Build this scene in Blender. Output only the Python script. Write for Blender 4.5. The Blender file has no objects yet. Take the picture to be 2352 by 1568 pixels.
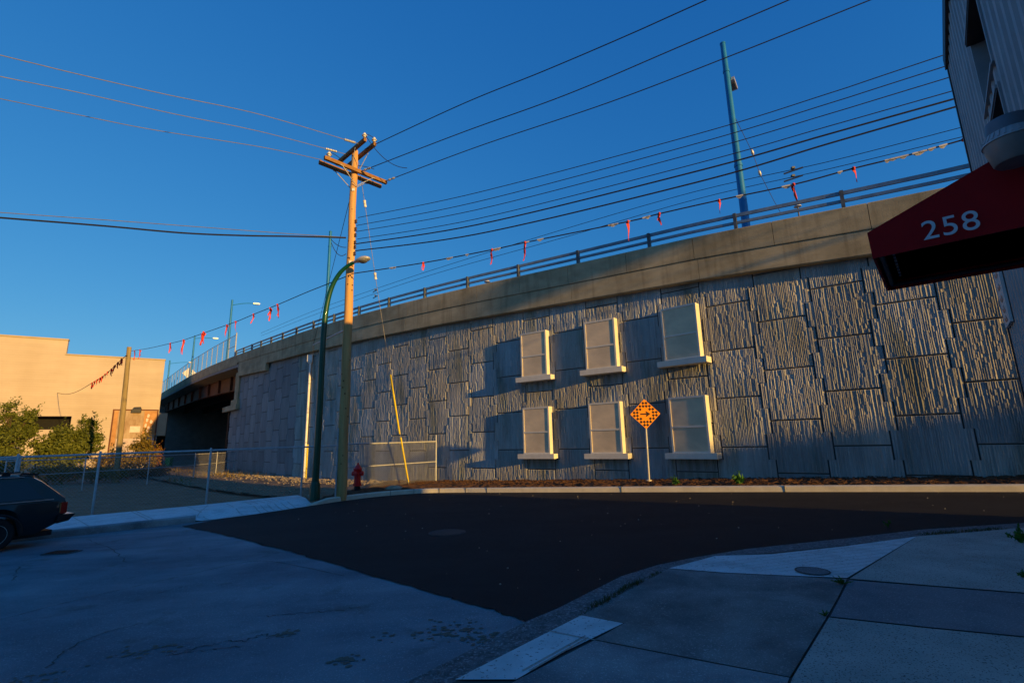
import bpy, bmesh, math, random
import numpy as np
from mathutils import Vector, Matrix
random.seed(7); rng = np.random.default_rng(11)
scn = bpy.context.scene
COL = scn.collection
R = math.radians

# ------------------------------------------------------------------ camera
HC = 1.45                       # lens height above the pavement
FPX, CX, CY = 1120.0, 1176.0, 784.0   # the photograph measured on a 2352 x 1568 grid
PITCH = R(11.4); ROLL = math.atan(0.026)
c_, s_ = math.cos(ROLL), math.sin(ROLL)
e_u = Vector((0, -math.sin(PITCH), math.cos(PITCH))); e_r = Vector((1, 0, 0)); e_f = Vector((0, math.cos(PITCH), math.sin(PITCH)))
right = c_*e_r - s_*e_u; up = s_*e_r + c_*e_u
cam = bpy.data.cameras.new("camera"); cam.sensor_width = 36; cam.lens = 36*FPX/2352
cam.clip_start = 0.05; cam.clip_end = 4000
camo = bpy.data.objects.new("camera", cam); COL.objects.link(camo)
m = Matrix((right, up, -e_f)).transposed().to_4x4(); m.translation = Vector((0, 0, HC))
camo.matrix_world = m
scn.camera = camo

# ------------------------------------------------------------------ light
SUN_HEAD = R(46.9)              # the light travels this far left of straight ahead
SUN_TAN = 0.130                 # tangent of its elevation
SUN_EL = math.atan(SUN_TAN)
sd = Vector((-math.sin(SUN_HEAD), math.cos(SUN_HEAD), -SUN_TAN)).normalized()
sun = bpy.data.lights.new("sun", 'SUN'); sun.energy = 5.0; sun.angle = R(0.53); sun.color = (1.0, 0.60, 0.155)
suno = bpy.data.objects.new("sun", sun); COL.objects.link(suno)
suno.rotation_euler = sd.to_track_quat('-Z', 'Y').to_euler(); suno.location = (60, -60, 40)
world = bpy.data.worlds.new("World"); scn.world = world; world.use_nodes = True
wn = world.node_tree.nodes; wl = world.node_tree.links; wn.clear()
sky = wn.new('ShaderNodeTexSky'); sky.sky_type = 'NISHITA'; sky.sun_disc = False
sky.sun_elevation = SUN_EL; sky.sun_rotation = math.atan2(-sd.x, -sd.y)
sky.air_density = 1.0; sky.dust_density = 0.3; sky.ozone_density = 3.0
tint = wn.new('ShaderNodeMix'); tint.data_type = 'RGBA'; tint.blend_type = 'MULTIPLY'; tint.inputs[0].default_value = 1.0
tint.inputs[7].default_value = (0.52, 0.95, 1.30, 1)
bg = wn.new('ShaderNodeBackground'); bg.inputs[1].default_value = 0.15/2**.45
wo = wn.new('ShaderNodeOutputWorld')
# a clear evening sky photographed very saturated: each channel has its own gain and contrast
SKYK = (.3, 1.0, 1.0)
sep = wn.new('ShaderNodeSeparateColor'); com = wn.new('ShaderNodeCombineColor')
wl.new(sky.outputs[0], tint.inputs[6]); wl.new(tint.outputs[2], sep.inputs[0])
for ch, (gain, pw) in enumerate(((1.36, 1.26), (.651, .716), (.715, .43))):
    a_ = wn.new('ShaderNodeMath'); a_.operation = 'MULTIPLY'; a_.inputs[1].default_value = .15
    b_ = wn.new('ShaderNodeMath'); b_.operation = 'POWER'; b_.inputs[1].default_value = pw
    d_ = wn.new('ShaderNodeMath'); d_.operation = 'MULTIPLY'; d_.inputs[1].default_value = gain/.15
    wl.new(sep.outputs[ch], a_.inputs[0]); wl.new(a_.outputs[0], b_.inputs[0]); wl.new(b_.outputs[0], d_.inputs[0])
    # the bright half of the sky round the low sun stays as bright as it is
    f_ = wn.new('ShaderNodeMath'); f_.operation = 'SUBTRACT'; f_.inputs[1].default_value = 1.2; f_.use_clamp = False
    g_ = wn.new('ShaderNodeMath'); g_.operation = 'MAXIMUM'; g_.inputs[1].default_value = 0
    h_ = wn.new('ShaderNodeMath'); h_.operation = 'MULTIPLY_ADD'; h_.inputs[1].default_value = SKYK[ch]/.15
    wl.new(a_.outputs[0], f_.inputs[0]); wl.new(f_.outputs[0], g_.inputs[0]); wl.new(g_.outputs[0], h_.inputs[0]); wl.new(d_.outputs[0], h_.inputs[2]); wl.new(h_.outputs[0], com.inputs[ch])
wl.new(com.outputs[0], bg.inputs[0]); wl.new(bg.outputs[0], wo.inputs[0])
scn.view_settings.view_transform = 'Standard'; scn.view_settings.look = 'None'
scn.view_settings.exposure = 0.45; scn.view_settings.gamma = 1.0
scn.cycles.use_denoising = True
scn.cycles.max_bounces = 6; scn.cycles.transparent_max_bounces = 12

# ------------------------------------------------------------------ measuring helpers
def ray(u, v):
    a = (u-CX)/FPX; b = -(v-CY)/FPX
    return a*right + b*up + e_f
def ss(x, a, b):
    return min(max(x, a), b)
def gz(x, y):
    "height of the natural ground: it falls gently to the left"
    z = HC - 1.45 + .0245*ss(x, -60, 18) - .016*ss(y, -12, 70)
    m_ = -0.75; k = .12
    return .5*(z+m_+math.sqrt((z-m_)**2+k*k))
def ground_at(u, v, dz=0.0):
    d = ray(u, v); f = lambda k: HC+d.z*k-gz(d.x*k, d.y*k)-dz
    lo = 0.5; hi = lo
    while f(hi) > 0 and hi < 300: lo = hi; hi *= 1.03
    for _ in range(40):
        mm = (lo+hi)/2
        if f(mm) > 0: lo = mm
        else: hi = mm
    return Vector((d.x*lo, d.y*lo, gz(d.x*lo, d.y*lo)+dz))
def at_y(u, v, Y):
    d = ray(u, v); k = Y/d.y
    return Vector((d.x*k, Y, HC+d.z*k))
def at_z(u, v, z):
    d = ray(u, v); k = (z-HC)/d.z
    return Vector((d.x*k, d.y*k, z))
def on_line(u, v, A, B):
    "point of a sight line on the upright plane through the plan line A-B"
    d = ray(u, v); n = Vector((-(B[1]-A[1]), B[0]-A[0]))
    k = (n.x*A[0]+n.y*A[1])/(n.x*d.x+n.y*d.y)
    return Vector((d.x*k, d.y*k, HC+d.z*k))

# plan of the overpass: straight, then a gentle left bend, then straight over the gap
_T = np.arange(-30, 150, .05)
_H = np.radians(54-np.clip(_T-10.5, 0, 23)*12.5/23)
_dx, _dy = -np.sin(_H), np.cos(_H)
_X = np.concatenate([[0], np.cumsum((_dx[1:]+_dx[:-1])/2*.05)]); _Y = np.concatenate([[0], np.cumsum((_dy[1:]+_dy[:-1])/2*.05)])
_i0 = int(np.argmin(abs(_T))); _X = _X-_X[_i0]+7.3; _Y = _Y-_Y[_i0]+16.0
def WP(t, off=0.0):
    x = np.interp(t, _T, _X); y = np.interp(t, _T, _Y); h = np.interp(t, _T, _H)
    return x-np.cos(h)*off, y-np.sin(h)*off
def W(t, off, z):
    x, y = WP(t, off); return (float(x), float(y), float(z))
def top_z(t):
    return float(np.interp(t, [-30, -5.9, -4.2, -1.7, .7, 5.8, 10.7, 16, 24, 31.7, 38.7, 47.7, 60.3, 74, 103, 150],
                              [7.0, 7.88, 7.98, 8.14, 8.28, 8.45, 8.63, 8.80, 9.08, 9.40, 9.85, 10.38, 10.95, 11.36, 11.62, 11.2]))
def wall_at(u, v, off=0.0):
    d = ray(u, v); px, py = WP(_T, off)
    a = px*d.y-py*d.x; i = np.where(a[:-1]*a[1:] <= 0)[0]; i = i[np.argmin(py[i])]
    k = a[i]/(a[i]-a[i+1]); y = py[i]+k*(py[i+1]-py[i])
    return float(_T[i]+k*.05), HC+d.z/d.y*float(y)

# ------------------------------------------------------------------ materials
MATS = {}
def mat(name, c, c2=None, scale=4.0, rough=0.8, bump=0.0, bscale=None, detail=6.0, stretch=(1, 1, 1), metal=0.0, spec=0.3,
        speck=None, spscale=120.0, spamt=0.12, attr=None, coat=0.0, contrast=(0.35, 0.65), blotch=None):
    if name in MATS: return MATS[name]
    M_ = bpy.data.materials.new(name); M_.use_nodes = True; nt = M_.node_tree; N = nt.nodes; L = nt.links
    b = N['Principled BSDF']; b.inputs['Roughness'].default_value = rough; b.inputs['Metallic'].default_value = metal
    b.inputs['Specular IOR Level'].default_value = spec; b.inputs['Coat Weight'].default_value = coat
    tc = N.new('ShaderNodeTexCoord'); mp = N.new('ShaderNodeMapping'); mp.inputs['Scale'].default_value = stretch
    L.new(tc.outputs['Object'], mp.inputs['Vector'])
    no = N.new('ShaderNodeTexNoise'); no.inputs['Scale'].default_value = scale; no.inputs['Detail'].default_value = detail
    no.inputs['Roughness'].default_value = 0.62
    L.new(mp.outputs[0], no.inputs['Vector'])
    cr = N.new('ShaderNodeValToRGB'); cr.color_ramp.elements[0].position, cr.color_ramp.elements[1].position = contrast
    cr.color_ramp.elements[0].color = (*c, 1); cr.color_ramp.elements[1].color = (*(c2 or c), 1)
    L.new(no.outputs['Fac'], cr.inputs[0]); out = cr.outputs[0]
    if speck:
        n2 = N.new('ShaderNodeTexNoise'); n2.inputs['Scale'].default_value = spscale; n2.inputs['Detail'].default_value = 2
        L.new(tc.outputs['Object'], n2.inputs['Vector'])
        r2 = N.new('ShaderNodeValToRGB'); r2.color_ramp.elements[0].position = 0.62-spamt; r2.color_ramp.elements[1].position = 0.66
        L.new(n2.outputs['Fac'], r2.inputs[0])
        mx = N.new('ShaderNodeMix'); mx.data_type = 'RGBA'; mx.inputs[7].default_value = (*speck, 1)
        L.new(r2.outputs[0], mx.inputs[0]); L.new(out, mx.inputs[6]); out = mx.outputs[2]
    for bl in (blotch or ()):
        bs_, lo_, st_, rot_, p0_, p1_ = bl
        m3 = N.new('ShaderNodeMapping'); m3.inputs['Scale'].default_value = st_; m3.inputs['Rotation'].default_value = (0, 0, rot_); L.new(tc.outputs['Object'], m3.inputs['Vector'])
        n3 = N.new('ShaderNodeTexNoise'); n3.inputs['Scale'].default_value = bs_; n3.inputs['Detail'].default_value = 5; n3.inputs['Roughness'].default_value = .6; n3.inputs['Distortion'].default_value = .4; L.new(m3.outputs[0], n3.inputs['Vector'])
        r3 = N.new('ShaderNodeValToRGB'); r3.color_ramp.elements[0].position = p0_; r3.color_ramp.elements[1].position = p1_
        r3.color_ramp.elements[0].color = (*lo_, 1); r3.color_ramp.elements[1].color = (1, 1, 1, 1); L.new(n3.outputs['Fac'], r3.inputs[0])
        mx = N.new('ShaderNodeMix'); mx.data_type = 'RGBA'; mx.blend_type = 'MULTIPLY'; mx.inputs[0].default_value = 1
        L.new(out, mx.inputs[6]); L.new(r3.outputs[0], mx.inputs[7]); out = mx.outputs[2]
    if attr:
        at = N.new('ShaderNodeAttribute'); at.attribute_name = attr
        mx = N.new('ShaderNodeMix'); mx.data_type = 'RGBA'; mx.blend_type = 'MULTIPLY'; mx.inputs[0].default_value = 1
        L.new(out, mx.inputs[6]); L.new(at.outputs['Color'], mx.inputs[7]); out = mx.outputs[2]
    L.new(out, b.inputs['Base Color'])
    if bump:
        nb = N.new('ShaderNodeTexNoise'); nb.inputs['Scale'].default_value = bscale or scale*8; nb.inputs['Detail'].default_value = 5
        L.new(mp.outputs[0], nb.inputs['Vector'])
        bp = N.new('ShaderNodeBump'); bp.inputs['Strength'].default_value = min(1.0, bump); bp.inputs['Distance'].default_value = 0.02
        L.new(nb.outputs['Fac'], bp.inputs['Height']); L.new(bp.outputs[0], b.inputs['Normal'])
    MATS[name] = M_; return M_

M_dirt = mat('dirt', (.16, .102, .052), (.27, .18, .10), 1.6, .95, .9, 9, speck=(.30, .25, .19), spscale=26, spamt=.03)
M_stain = mat('soil_stain', (.15, .115, .085), (.20, .16, .12), 30, .95)
M_mulch = mat('mulch', (.055, .026, .012), (.13, .06, .027), 9, .95, 1.0, 40)
M_old = mat('worn_asphalt', (.23, .25, .265), (.34, .36, .375), .9, .9, .5, 90, speck=(.44, .45, .46), spscale=60, spamt=.03, blotch=((.5, (.66, .67, .70), (.35, 1.6, 1), R(-52), .38, .60), (1.6, (.76, .72, .68), (1, 1, 1), 0, .30, .40), (.22, (.72, .74, .78), (1, 1, 1), 0, .4, .6)))
M_new = mat('fresh_asphalt', (.014, .013, .014), (.020, .019, .020), 2.2, .8, .6, 110, speck=(.04, .039, .038), spscale=85, spamt=.03, spec=.18, blotch=((.6, (.72, .72, .74), (.5, 1.4, 1), R(30), .38, .6),))
M_grav = mat('gravel_verge', (.10, .10, .10), (.2, .2, .2), 14, .95, 1.0, 60, speck=(.33, .33, .33), spscale=45, spamt=.08)
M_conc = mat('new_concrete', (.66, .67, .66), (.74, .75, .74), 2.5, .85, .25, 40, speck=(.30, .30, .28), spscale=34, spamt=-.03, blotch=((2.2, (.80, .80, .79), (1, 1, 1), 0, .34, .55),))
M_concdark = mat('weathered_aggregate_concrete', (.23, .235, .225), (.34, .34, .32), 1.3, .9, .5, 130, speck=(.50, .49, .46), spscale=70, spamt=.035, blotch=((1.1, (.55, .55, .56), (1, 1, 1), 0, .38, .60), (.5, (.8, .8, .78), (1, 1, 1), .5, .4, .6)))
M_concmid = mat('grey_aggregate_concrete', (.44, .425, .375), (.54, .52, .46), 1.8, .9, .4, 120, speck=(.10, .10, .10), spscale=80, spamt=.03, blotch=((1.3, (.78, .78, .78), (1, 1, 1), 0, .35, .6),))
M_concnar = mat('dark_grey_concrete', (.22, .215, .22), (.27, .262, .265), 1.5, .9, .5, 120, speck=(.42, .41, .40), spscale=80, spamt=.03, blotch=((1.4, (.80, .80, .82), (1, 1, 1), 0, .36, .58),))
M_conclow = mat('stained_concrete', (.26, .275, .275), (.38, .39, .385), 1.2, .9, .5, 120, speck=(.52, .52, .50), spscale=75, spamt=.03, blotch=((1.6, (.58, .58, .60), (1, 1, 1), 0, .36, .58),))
M_kerb = mat('kerb_concrete', (.54, .49, .38), (.66, .60, .46), 3, .85, .3, 60)
M_wall = mat('precast_concrete', (.34, .335, .305), (.50, .49, .45), 1.2, .9, .35, 60, stretch=(1, 1, .35), attr='tint')
M_wallsm = mat('smooth_precast_concrete', (.195, .22, .23), (.275, .305, .31), 1.3, .9, .1, 50, stretch=(1, 1, .2), attr='tint')
M_back = mat('joint_shadow_concrete', (.07, .068, .062), (.09, .088, .08), 3, .95)
M_para = mat('cast_parapet_concrete', (.34, .28, .165), (.50, .415, .255), .8, .88, .3, 30, stretch=(1, 1, 2.2), blotch=((1.3, (.74, .72, .69), (2.6, 2.6, .22), 0, .32, .50), (.3, (.84, .84, .82), (1, 1, 1), 0, .40, .58)))
M_deck = mat('deck_concrete', (.22, .21, .19), (.3, .28, .25), 1.0, .9, .2, 30)
M_weath = mat('weathering_steel', (.09, .026, .012), (.14, .042, .018), 2, .75, .2, 20)
M_galv = mat('galvanised_steel', (.34, .35, .36), (.46, .46, .46), 8, .5, metal=.2)
M_link = mat('dull_link_wire', (.22, .225, .22), (.32, .32, .31), 8, .6, metal=.1)
M_railm = mat('blue_grey_rail_steel', (.13, .19, .25), (.22, .28, .33), 3, .5, metal=.3)
M_postm = mat('rail_post_steel', (.07, .08, .09), (.13, .14, .14), 5, .6, metal=.3)
M_wire = mat('black_cable', (.012, .012, .014), (.02, .02, .022), 5, .6)
M_strand = mat('weathered_guy_strand', (.20, .19, .18), (.28, .265, .25), 6, .7)
M_wirel = mat('bare_aluminium_cable', (.16, .15, .145), (.22, .21, .20), 5, .6, metal=.2)
M_wood = mat('treated_pole_wood', (.44, .235, .085), (.62, .355, .135), 3.0, .8, .5, 26, stretch=(3, 3, .22))
M_woodlow = mat('old_pole_wood', (.20, .15, .07), (.32, .24, .11), 3.0, .85, .5, 26, stretch=(3, 3, .22))
M_arm = mat('creosoted_crossarm_wood', (.20, .095, .025), (.32, .155, .042), 4, .8, .4, 30, stretch=(1, 1, 1))
M_knot = mat('knot_wood', (.10, .05, .02), (.16, .08, .03), 8, .85)
M_porc = mat('porcelain', (.62, .60, .56), (.7, .68, .64), 6, .3)
M_dkporc = mat('dark_glazed_porcelain', (.045, .03, .025), (.08, .05, .04), 6, .35)
M_green = mat('green_pole_paint', (.002, .050, .026), (.004, .065, .034), 3, .42, coat=.2)
M_blue = mat('blue_pole_paint', (.008, .14, .35), (.012, .17, .42), 3, .45, coat=.1)
M_lamp = mat('lamp_housing_metal', (.42, .42, .40), (.52, .52, .5), 5, .4, metal=.3)
M_lens = mat('lamp_lens', (.10, .10, .095), (.15, .15, .14), 5, .3)
M_white = mat('white_plastic', (.68, .66, .62), (.78, .76, .72), 4, .5)
M_yel = mat('yellow_plastic', (.62, .47, .015), (.72, .56, .03), 4, .5)
M_red = mat('hydrant_red_paint', (.72, .012, .012), (.80, .02, .018), 5, .4, coat=.3)
M_blackp = mat('black_paint', (.012, .012, .012), (.02, .02, .02), 5, .5)
M_orange = mat('orange_sign_sheeting', (.90, .28, .005), (.95, .32, .01), 3, .5)
M_ribbon = mat('red_ribbon', (.52, .035, .012), (.66, .06, .02), 12, .6)
M_scrap = mat('faded_pennant_plastic', (.38, .38, .38), (.62, .60, .55), 6, .6)
M_frame = mat('window_frame_paint', (.66, .61, .50), (.72, .67, .55), 4, .55)
M_siding = mat('corrugated_siding_paint', (.23, .265, .285), (.31, .345, .365), 1.5, .55, metal=.15)
M_flash = mat('dark_roof_flashing', (.02, .023, .028), (.035, .038, .045), 3, .5)
M_reveal = mat('dark_window_reveal', (.03, .03, .032), (.045, .045, .048), 3, .6)
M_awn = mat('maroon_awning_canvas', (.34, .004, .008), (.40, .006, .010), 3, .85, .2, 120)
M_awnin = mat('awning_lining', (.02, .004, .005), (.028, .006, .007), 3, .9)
M_num = mat('pale_blue_white_numerals', (.60, .66, .72), (.66, .72, .78), 6, .6)
M_cap = mat('dark_grey_lamp_cap', (.10, .115, .14), (.16, .175, .2), 6, .5, metal=.3)
M_bucket = mat('lamp_refractor', (.17, .165, .16), (.22, .215, .21), 6, .35)
M_bldg = mat('cream_painted_block', (.44, .362, .285), (.50, .414, .33), .35, .85, .25, 6, stretch=(.4, .4, 2.5))
M_bldglow = mat('ochre_painted_block', (.36, .29, .19), (.42, .34, .23), .5, .85, .2, 6)
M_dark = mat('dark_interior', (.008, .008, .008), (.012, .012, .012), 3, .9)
M_board = mat('weathered_plywood', (.26, .17, .10), (.40, .30, .21), 1.6, .85, .3, 10, stretch=(1, 1, .4))
M_peel = mat('peeling_orange_plywood', (.33, .16, .06), (.46, .24, .10), 1.4, .8)
M_pale = mat('pale_poster_paper', (.62, .47, .42), (.68, .54, .49), 3, .8)
M_mural = mat('mural_paint', (.36, .29, .29), (.60, .46, .43), 1.3, .85, contrast=(.4, .6))
M_bark = mat('bark', (.06, .04, .022), (.11, .075, .04), 6, .9, .5, 20)
M_car = mat('dark_green_car_paint', (.008, .014, .016), (.010, .017, .019), 2, .35, coat=.5)
M_glass = mat('dark_car_glass', (.010, .010, .022), (.012, .012, .026), 2, .12, spec=.5)
M_chrome = mat('dull_chrome', (.5, .5, .5), (.58, .58, .58), 6, .3, metal=.9)
M_rub = mat('tyre_rubber', (.015, .015, .015), (.022, .022, .022), 9, .85)
M_tail = mat('red_lamp_lens', (.35, .012, .006), (.45, .02, .01), 5, .25)
M_amber = mat('amber_lamp_lens', (.30, .12, .04), (.36, .15, .05), 5, .25)
M_bin = mat('green_bin_plastic', (.01, .20, .04), (.015, .25, .05), 5, .5)
M_iron = mat('cast_iron', (.05, .048, .046), (.09, .085, .08), 12, .7, .5, 60)
M_rock = mat('broken_rock', (.27, .21, .14), (.44, .36, .25), 5, .9, .6, 20)
M_teal = mat('teal_board_paint', (.16, .38, .36), (.2, .44, .42), 3, .7)
M_signw = mat('faded_sign_board', (.52, .52, .5), (.62, .62, .6), 4, .7)
M_rust = mat('faded_red_lettering', (.42, .22, .15), (.5, .3, .22), 9, .8)
def leafmat(name, a, b):
    M_ = bpy.data.materials.new(name); M_.use_nodes = True; N = M_.node_tree.nodes; L = M_.node_tree.links
    p = N['Principled BSDF']; p.inputs['Roughness'].default_value = .6; p.inputs['Specular IOR Level'].default_value = .2
    g = N.new('ShaderNodeNewGeometry'); cr = N.new('ShaderNodeValToRGB')
    cr.color_ramp.elements[0].color = (*a, 1); cr.color_ramp.elements[1].color = (*b, 1)
    L.new(g.outputs['Random Per Island'], cr.inputs[0]); L.new(cr.outputs[0], p.inputs['Base Color'])
    t = N.new('ShaderNodeBsdfTranslucent'); L.new(cr.outputs[0], t.inputs[0])
    mx = N.new('ShaderNodeMixShader'); mx.inputs[0].default_value = .25
    L.new(p.outputs[0], mx.inputs[1]); L.new(t.outputs[0], mx.inputs[2]); L.new(mx.outputs[0], N['Material Output'].inputs[0])
    return M_
M_leaf = leafmat('green_foliage', (.060, .080, .010), (.15, .165, .025))
M_leafy = leafmat('yellowing_foliage', (.13, .11, .02), (.26, .17, .03))
M_leafw = leafmat('weed_foliage', (.03, .10, .012), (.07, .19, .025))
M_leafo = leafmat('autumn_foliage', (.16, .09, .015), (.35, .14, .03))
M_grass = leafmat('grass_blade', (.04, .055, .012), (.09, .10, .03))
# screen cloth of the bridge fence: a fine woven mesh, mostly open
M_screen = bpy.data.materials.new('fine_fence_mesh'); M_screen.use_nodes = True
_n = M_screen.node_tree.nodes; _l = M_screen.node_tree.links; _p = _n['Principled BSDF']
_p.inputs['Base Color'].default_value = (.38, .44, .46, 1); _p.inputs['Roughness'].default_value = .6
_t = _n.new('ShaderNodeBsdfTransparent'); _x = _n.new('ShaderNodeMixShader'); _x.inputs[0].default_value = .28
_l.new(_t.outputs[0], _x.inputs[1]); _l.new(_p.outputs[0], _x.inputs[2]); _l.new(_x.outputs[0], _n['Material Output'].inputs[0])
def courses(m_, zscale, amt):
    nt = m_.node_tree; N = nt.nodes; L = nt.links; b = N['Principled BSDF']; src = b.inputs['Base Color'].links[0].from_socket
    tc = N.new('ShaderNodeTexCoord'); wv = N.new('ShaderNodeTexWave'); wv.wave_type = 'BANDS'; wv.bands_direction = 'Z'; wv.inputs['Scale'].default_value = zscale; wv.inputs['Distortion'].default_value = .6; wv.inputs['Detail Scale'].default_value = .3
    L.new(tc.outputs['Object'], wv.inputs['Vector']); r = N.new('ShaderNodeValToRGB'); r.color_ramp.elements[0].position = .0; r.color_ramp.elements[1].position = .16
    r.color_ramp.elements[0].color = (amt, amt, amt, 1); r.color_ramp.elements[1].color = (1, 1, 1, 1); L.new(wv.outputs['Fac'], r.inputs[0])
    n2 = N.new('ShaderNodeTexNoise'); n2.inputs['Scale'].default_value = .22; n2.inputs['Detail'].default_value = 6; mp = N.new('ShaderNodeMapping'); mp.inputs['Scale'].default_value = (1, 1, .25); L.new(tc.outputs['Object'], mp.inputs[0]); L.new(mp.outputs[0], n2.inputs['Vector'])
    r2 = N.new('ShaderNodeValToRGB'); r2.color_ramp.elements[0].position = .36; r2.color_ramp.elements[1].position = .56; r2.color_ramp.elements[0].color = (.90, .88, .85, 1); r2.color_ramp.elements[1].color = (1, 1, 1, 1); L.new(n2.outputs['Fac'], r2.inputs[0])
    for c_2 in (r.outputs[0], r2.outputs[0]):
        mx = N.new('ShaderNodeMix'); mx.data_type = 'RGBA'; mx.blend_type = 'MULTIPLY'; mx.inputs[0].default_value = 1; L.new(src, mx.inputs[6]); L.new(c_2, mx.inputs[7]); src = mx.outputs[2]
    L.new(src, b.inputs['Base Color'])
courses(M_bldg, 1.1, .93)
# acrylic panes of the false windows, a cloudy sky reflection painted into their colour
M_pane = mat('frosted_pane', (.78, .605, .37), (.86, .67, .42), 1.6, .34, spec=.3, blotch=((.9, (.78, .79, .82), (1, 1, 1.6), 0, .38, .62),))

# ------------------------------------------------------------------ mesh builder
class MB:
    def __init__(s): s.v = []; s.f = []; s.c = []; s.tint = None
    def add(s, vs, fs):
        b = len(s.v); s.v.extend([tuple(p) for p in vs]); s.f.extend([tuple(i+b for i in q) for q in fs])
        if s.tint is not None: s.c.extend([s.tint]*len(fs))
        return s
    def quad(s, a, b, c, d): return s.add([a, b, c, d], [(0, 1, 2, 3)])
    def hexa(s, p):
        "eight corners: bottom four counter-clockwise, then top four"
        return s.add(p, [(3, 2, 1, 0), (4, 5, 6, 7), (0, 1, 5, 4), (1, 2, 6, 5), (2, 3, 7, 6), (3, 0, 4, 7)])
    def box(s, c, size, ax=None):
        c = Vector(c); X, Y, Z = [Vector(a) for a in (ax or ((1, 0, 0), (0, 1, 0), (0, 0, 1)))]
        x, y, z = X*size[0]/2, Y*size[1]/2, Z*size[2]/2
        return s.hexa([c-x-y-z, c+x-y-z, c+x+y-z, c-x+y-z, c-x-y+z, c+x-y+z, c+x+y+z, c-x+y+z])
    def beam(s, a, b, w, h, upv=(0, 0, 1)):
        a, b = Vector(a), Vector(b); d = (b-a); L_ = d.length; d.normalize()
        sx = d.cross(Vector(upv)).normalized(); u2 = sx.cross(d)
        return s.box((a+b)/2, (L_, w, h), (d, sx, u2))
    def tube(s, pts, r, n=8, caps=True):
        pts = [Vector(p) for p in pts]; rs = r if isinstance(r, (list, tuple)) else [r]*len(pts)
        vs = []; prev = None
        for i, p in enumerate(pts):
            d = (pts[min(i+1, len(pts)-1)]-pts[max(i-1, 0)]).normalized()
            if prev is None:
                ref = Vector((0, 0, 1)) if abs(d.z) < .9 else Vector((1, 0, 0)); prev = d.cross(ref).normalized()
            a = (prev-d*prev.dot(d)).normalized(); prev = a; b = d.cross(a)
            for k in range(n):
                t = 2*math.pi*k/n; vs.append(p+(a*math.cos(t)+b*math.sin(t))*rs[i])
        fs = [(i*n+k, i*n+(k+1) % n, (i+1)*n+(k+1) % n, (i+1)*n+k) for i in range(len(pts)-1) for k in range(n)]
        if caps: fs += [tuple(range(n-1, -1, -1)), tuple(range((len(pts)-1)*n, len(pts)*n))]
        return s.add(vs, fs)
    def lathe(s, prof, c=(0, 0, 0), axis=(0, 0, 1), n=20):
        c = Vector(c); ax = Vector(axis).normalized(); a = ax.orthogonal().normalized(); b = ax.cross(a); vs = []
        for (r, h) in prof:
            for k in range(n):
                t = 2*math.pi*k/n; vs.append(c+ax*h+(a*math.cos(t)+b*math.sin(t))*r)
        fs = [(i*n+k, i*n+(k+1) % n, (i+1)*n+(k+1) % n, (i+1)*n+k) for i in range(len(prof)-1) for k in range(n)]
        fs += [tuple(range(n-1, -1, -1)), tuple(range((len(prof)-1)*n, len(prof)*n))]
        return s.add(vs, fs)
    def prism(s, poly, d):
        "closed polygon of 3-D points pushed along the vector d"
        n = len(poly); d = Vector(d); a = [Vector(p) for p in poly]; b = [p+d for p in a]
        return s.add(a+b, [tuple(range(n)), tuple(range(2*n-1, n-1, -1))]+[(i+n, (i+1) % n+n, (i+1) % n, i) for i in range(n)])
    def build(s, name, material, parent=None, smooth=False, local=False, fix=True):
        me = bpy.data.meshes.new(name)
        o = Vector((0, 0, 0))
        if parent is not None and not local:
            o = parent.matrix_world.translation if parent.parent is None else None
            q = parent; o = Vector((0, 0, 0))
            while q is not None: o = o+q.location; q = q.parent
        me.from_pydata([Vector(p)-o for p in s.v], [], s.f); me.materials.append(material)
        if s.c:
            at = me.color_attributes.new('tint', 'FLOAT_COLOR', 'CORNER')
            buf = np.repeat(np.array([(*c, 1.0) for c in s.c], dtype=np.float32), [len(f) for f in s.f], axis=0)
            at.data.foreach_set('color', buf.ravel())
        if fix:
            bm = bmesh.new(); bm.from_mesh(me); bmesh.ops.recalc_face_normals(bm, faces=bm.faces); bm.to_mesh(me); bm.free()
        if smooth:
            me.polygons.foreach_set('use_smooth', [True]*len(me.polygons))
            try: me.set_sharp_from_angle(angle=R(40))
            except Exception: pass
        ob = bpy.data.objects.new(name, me); COL.objects.link(ob)
        if parent is not None: ob.parent = parent
        return ob
def tag(o, label=None, cat=None, group=None, kind=None):
    if label: o['label'] = label
    if cat: o['category'] = cat
    if group: o['group'] = group
    if kind: o['kind'] = kind
    return o
def thing(name, loc, label, cat, group=None, rz=0.0):
    o = bpy.data.objects.new(name, None); COL.objects.link(o); o.location = loc; o.rotation_euler = (0, 0, rz)
    o.empty_display_size = .3
    return tag(o, label, cat, group)
def struct(mb, name, material, label, cat='ground', **k):
    return tag(mb.build(name, material, **k), label, cat, kind='structure')
def sheet(poly, off, maxlen=0.8, zf=None):
    "a polygon draped on the ground, cut fine enough to follow it"
    bm = bmesh.new(); vs = [bm.verts.new((p[0], p[1], 0)) for p in poly]; f = bm.faces.new(vs)
    bmesh.ops.triangulate(bm, faces=bm.faces[:])
    for _ in range(9):
        es = [e for e in bm.edges if e.calc_length() > maxlen]
        if not es: break
        bmesh.ops.subdivide_edges(bm, edges=es, cuts=1); bmesh.ops.triangulate(bm, faces=bm.faces[:])
    bm.normal_update()
    mb = MB(); idx = {}
    for v in bm.verts:
        z = (zf or gz)(v.co.x, v.co.y)+off; idx[v] = len(mb.v); mb.v.append((v.co.x, v.co.y, z))
    for f in bm.faces:
        q = [idx[v] for v in f.verts]
        if f.normal.z < 0: q.reverse()
        mb.f.append(tuple(q))
    bm.free(); return mb
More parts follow.
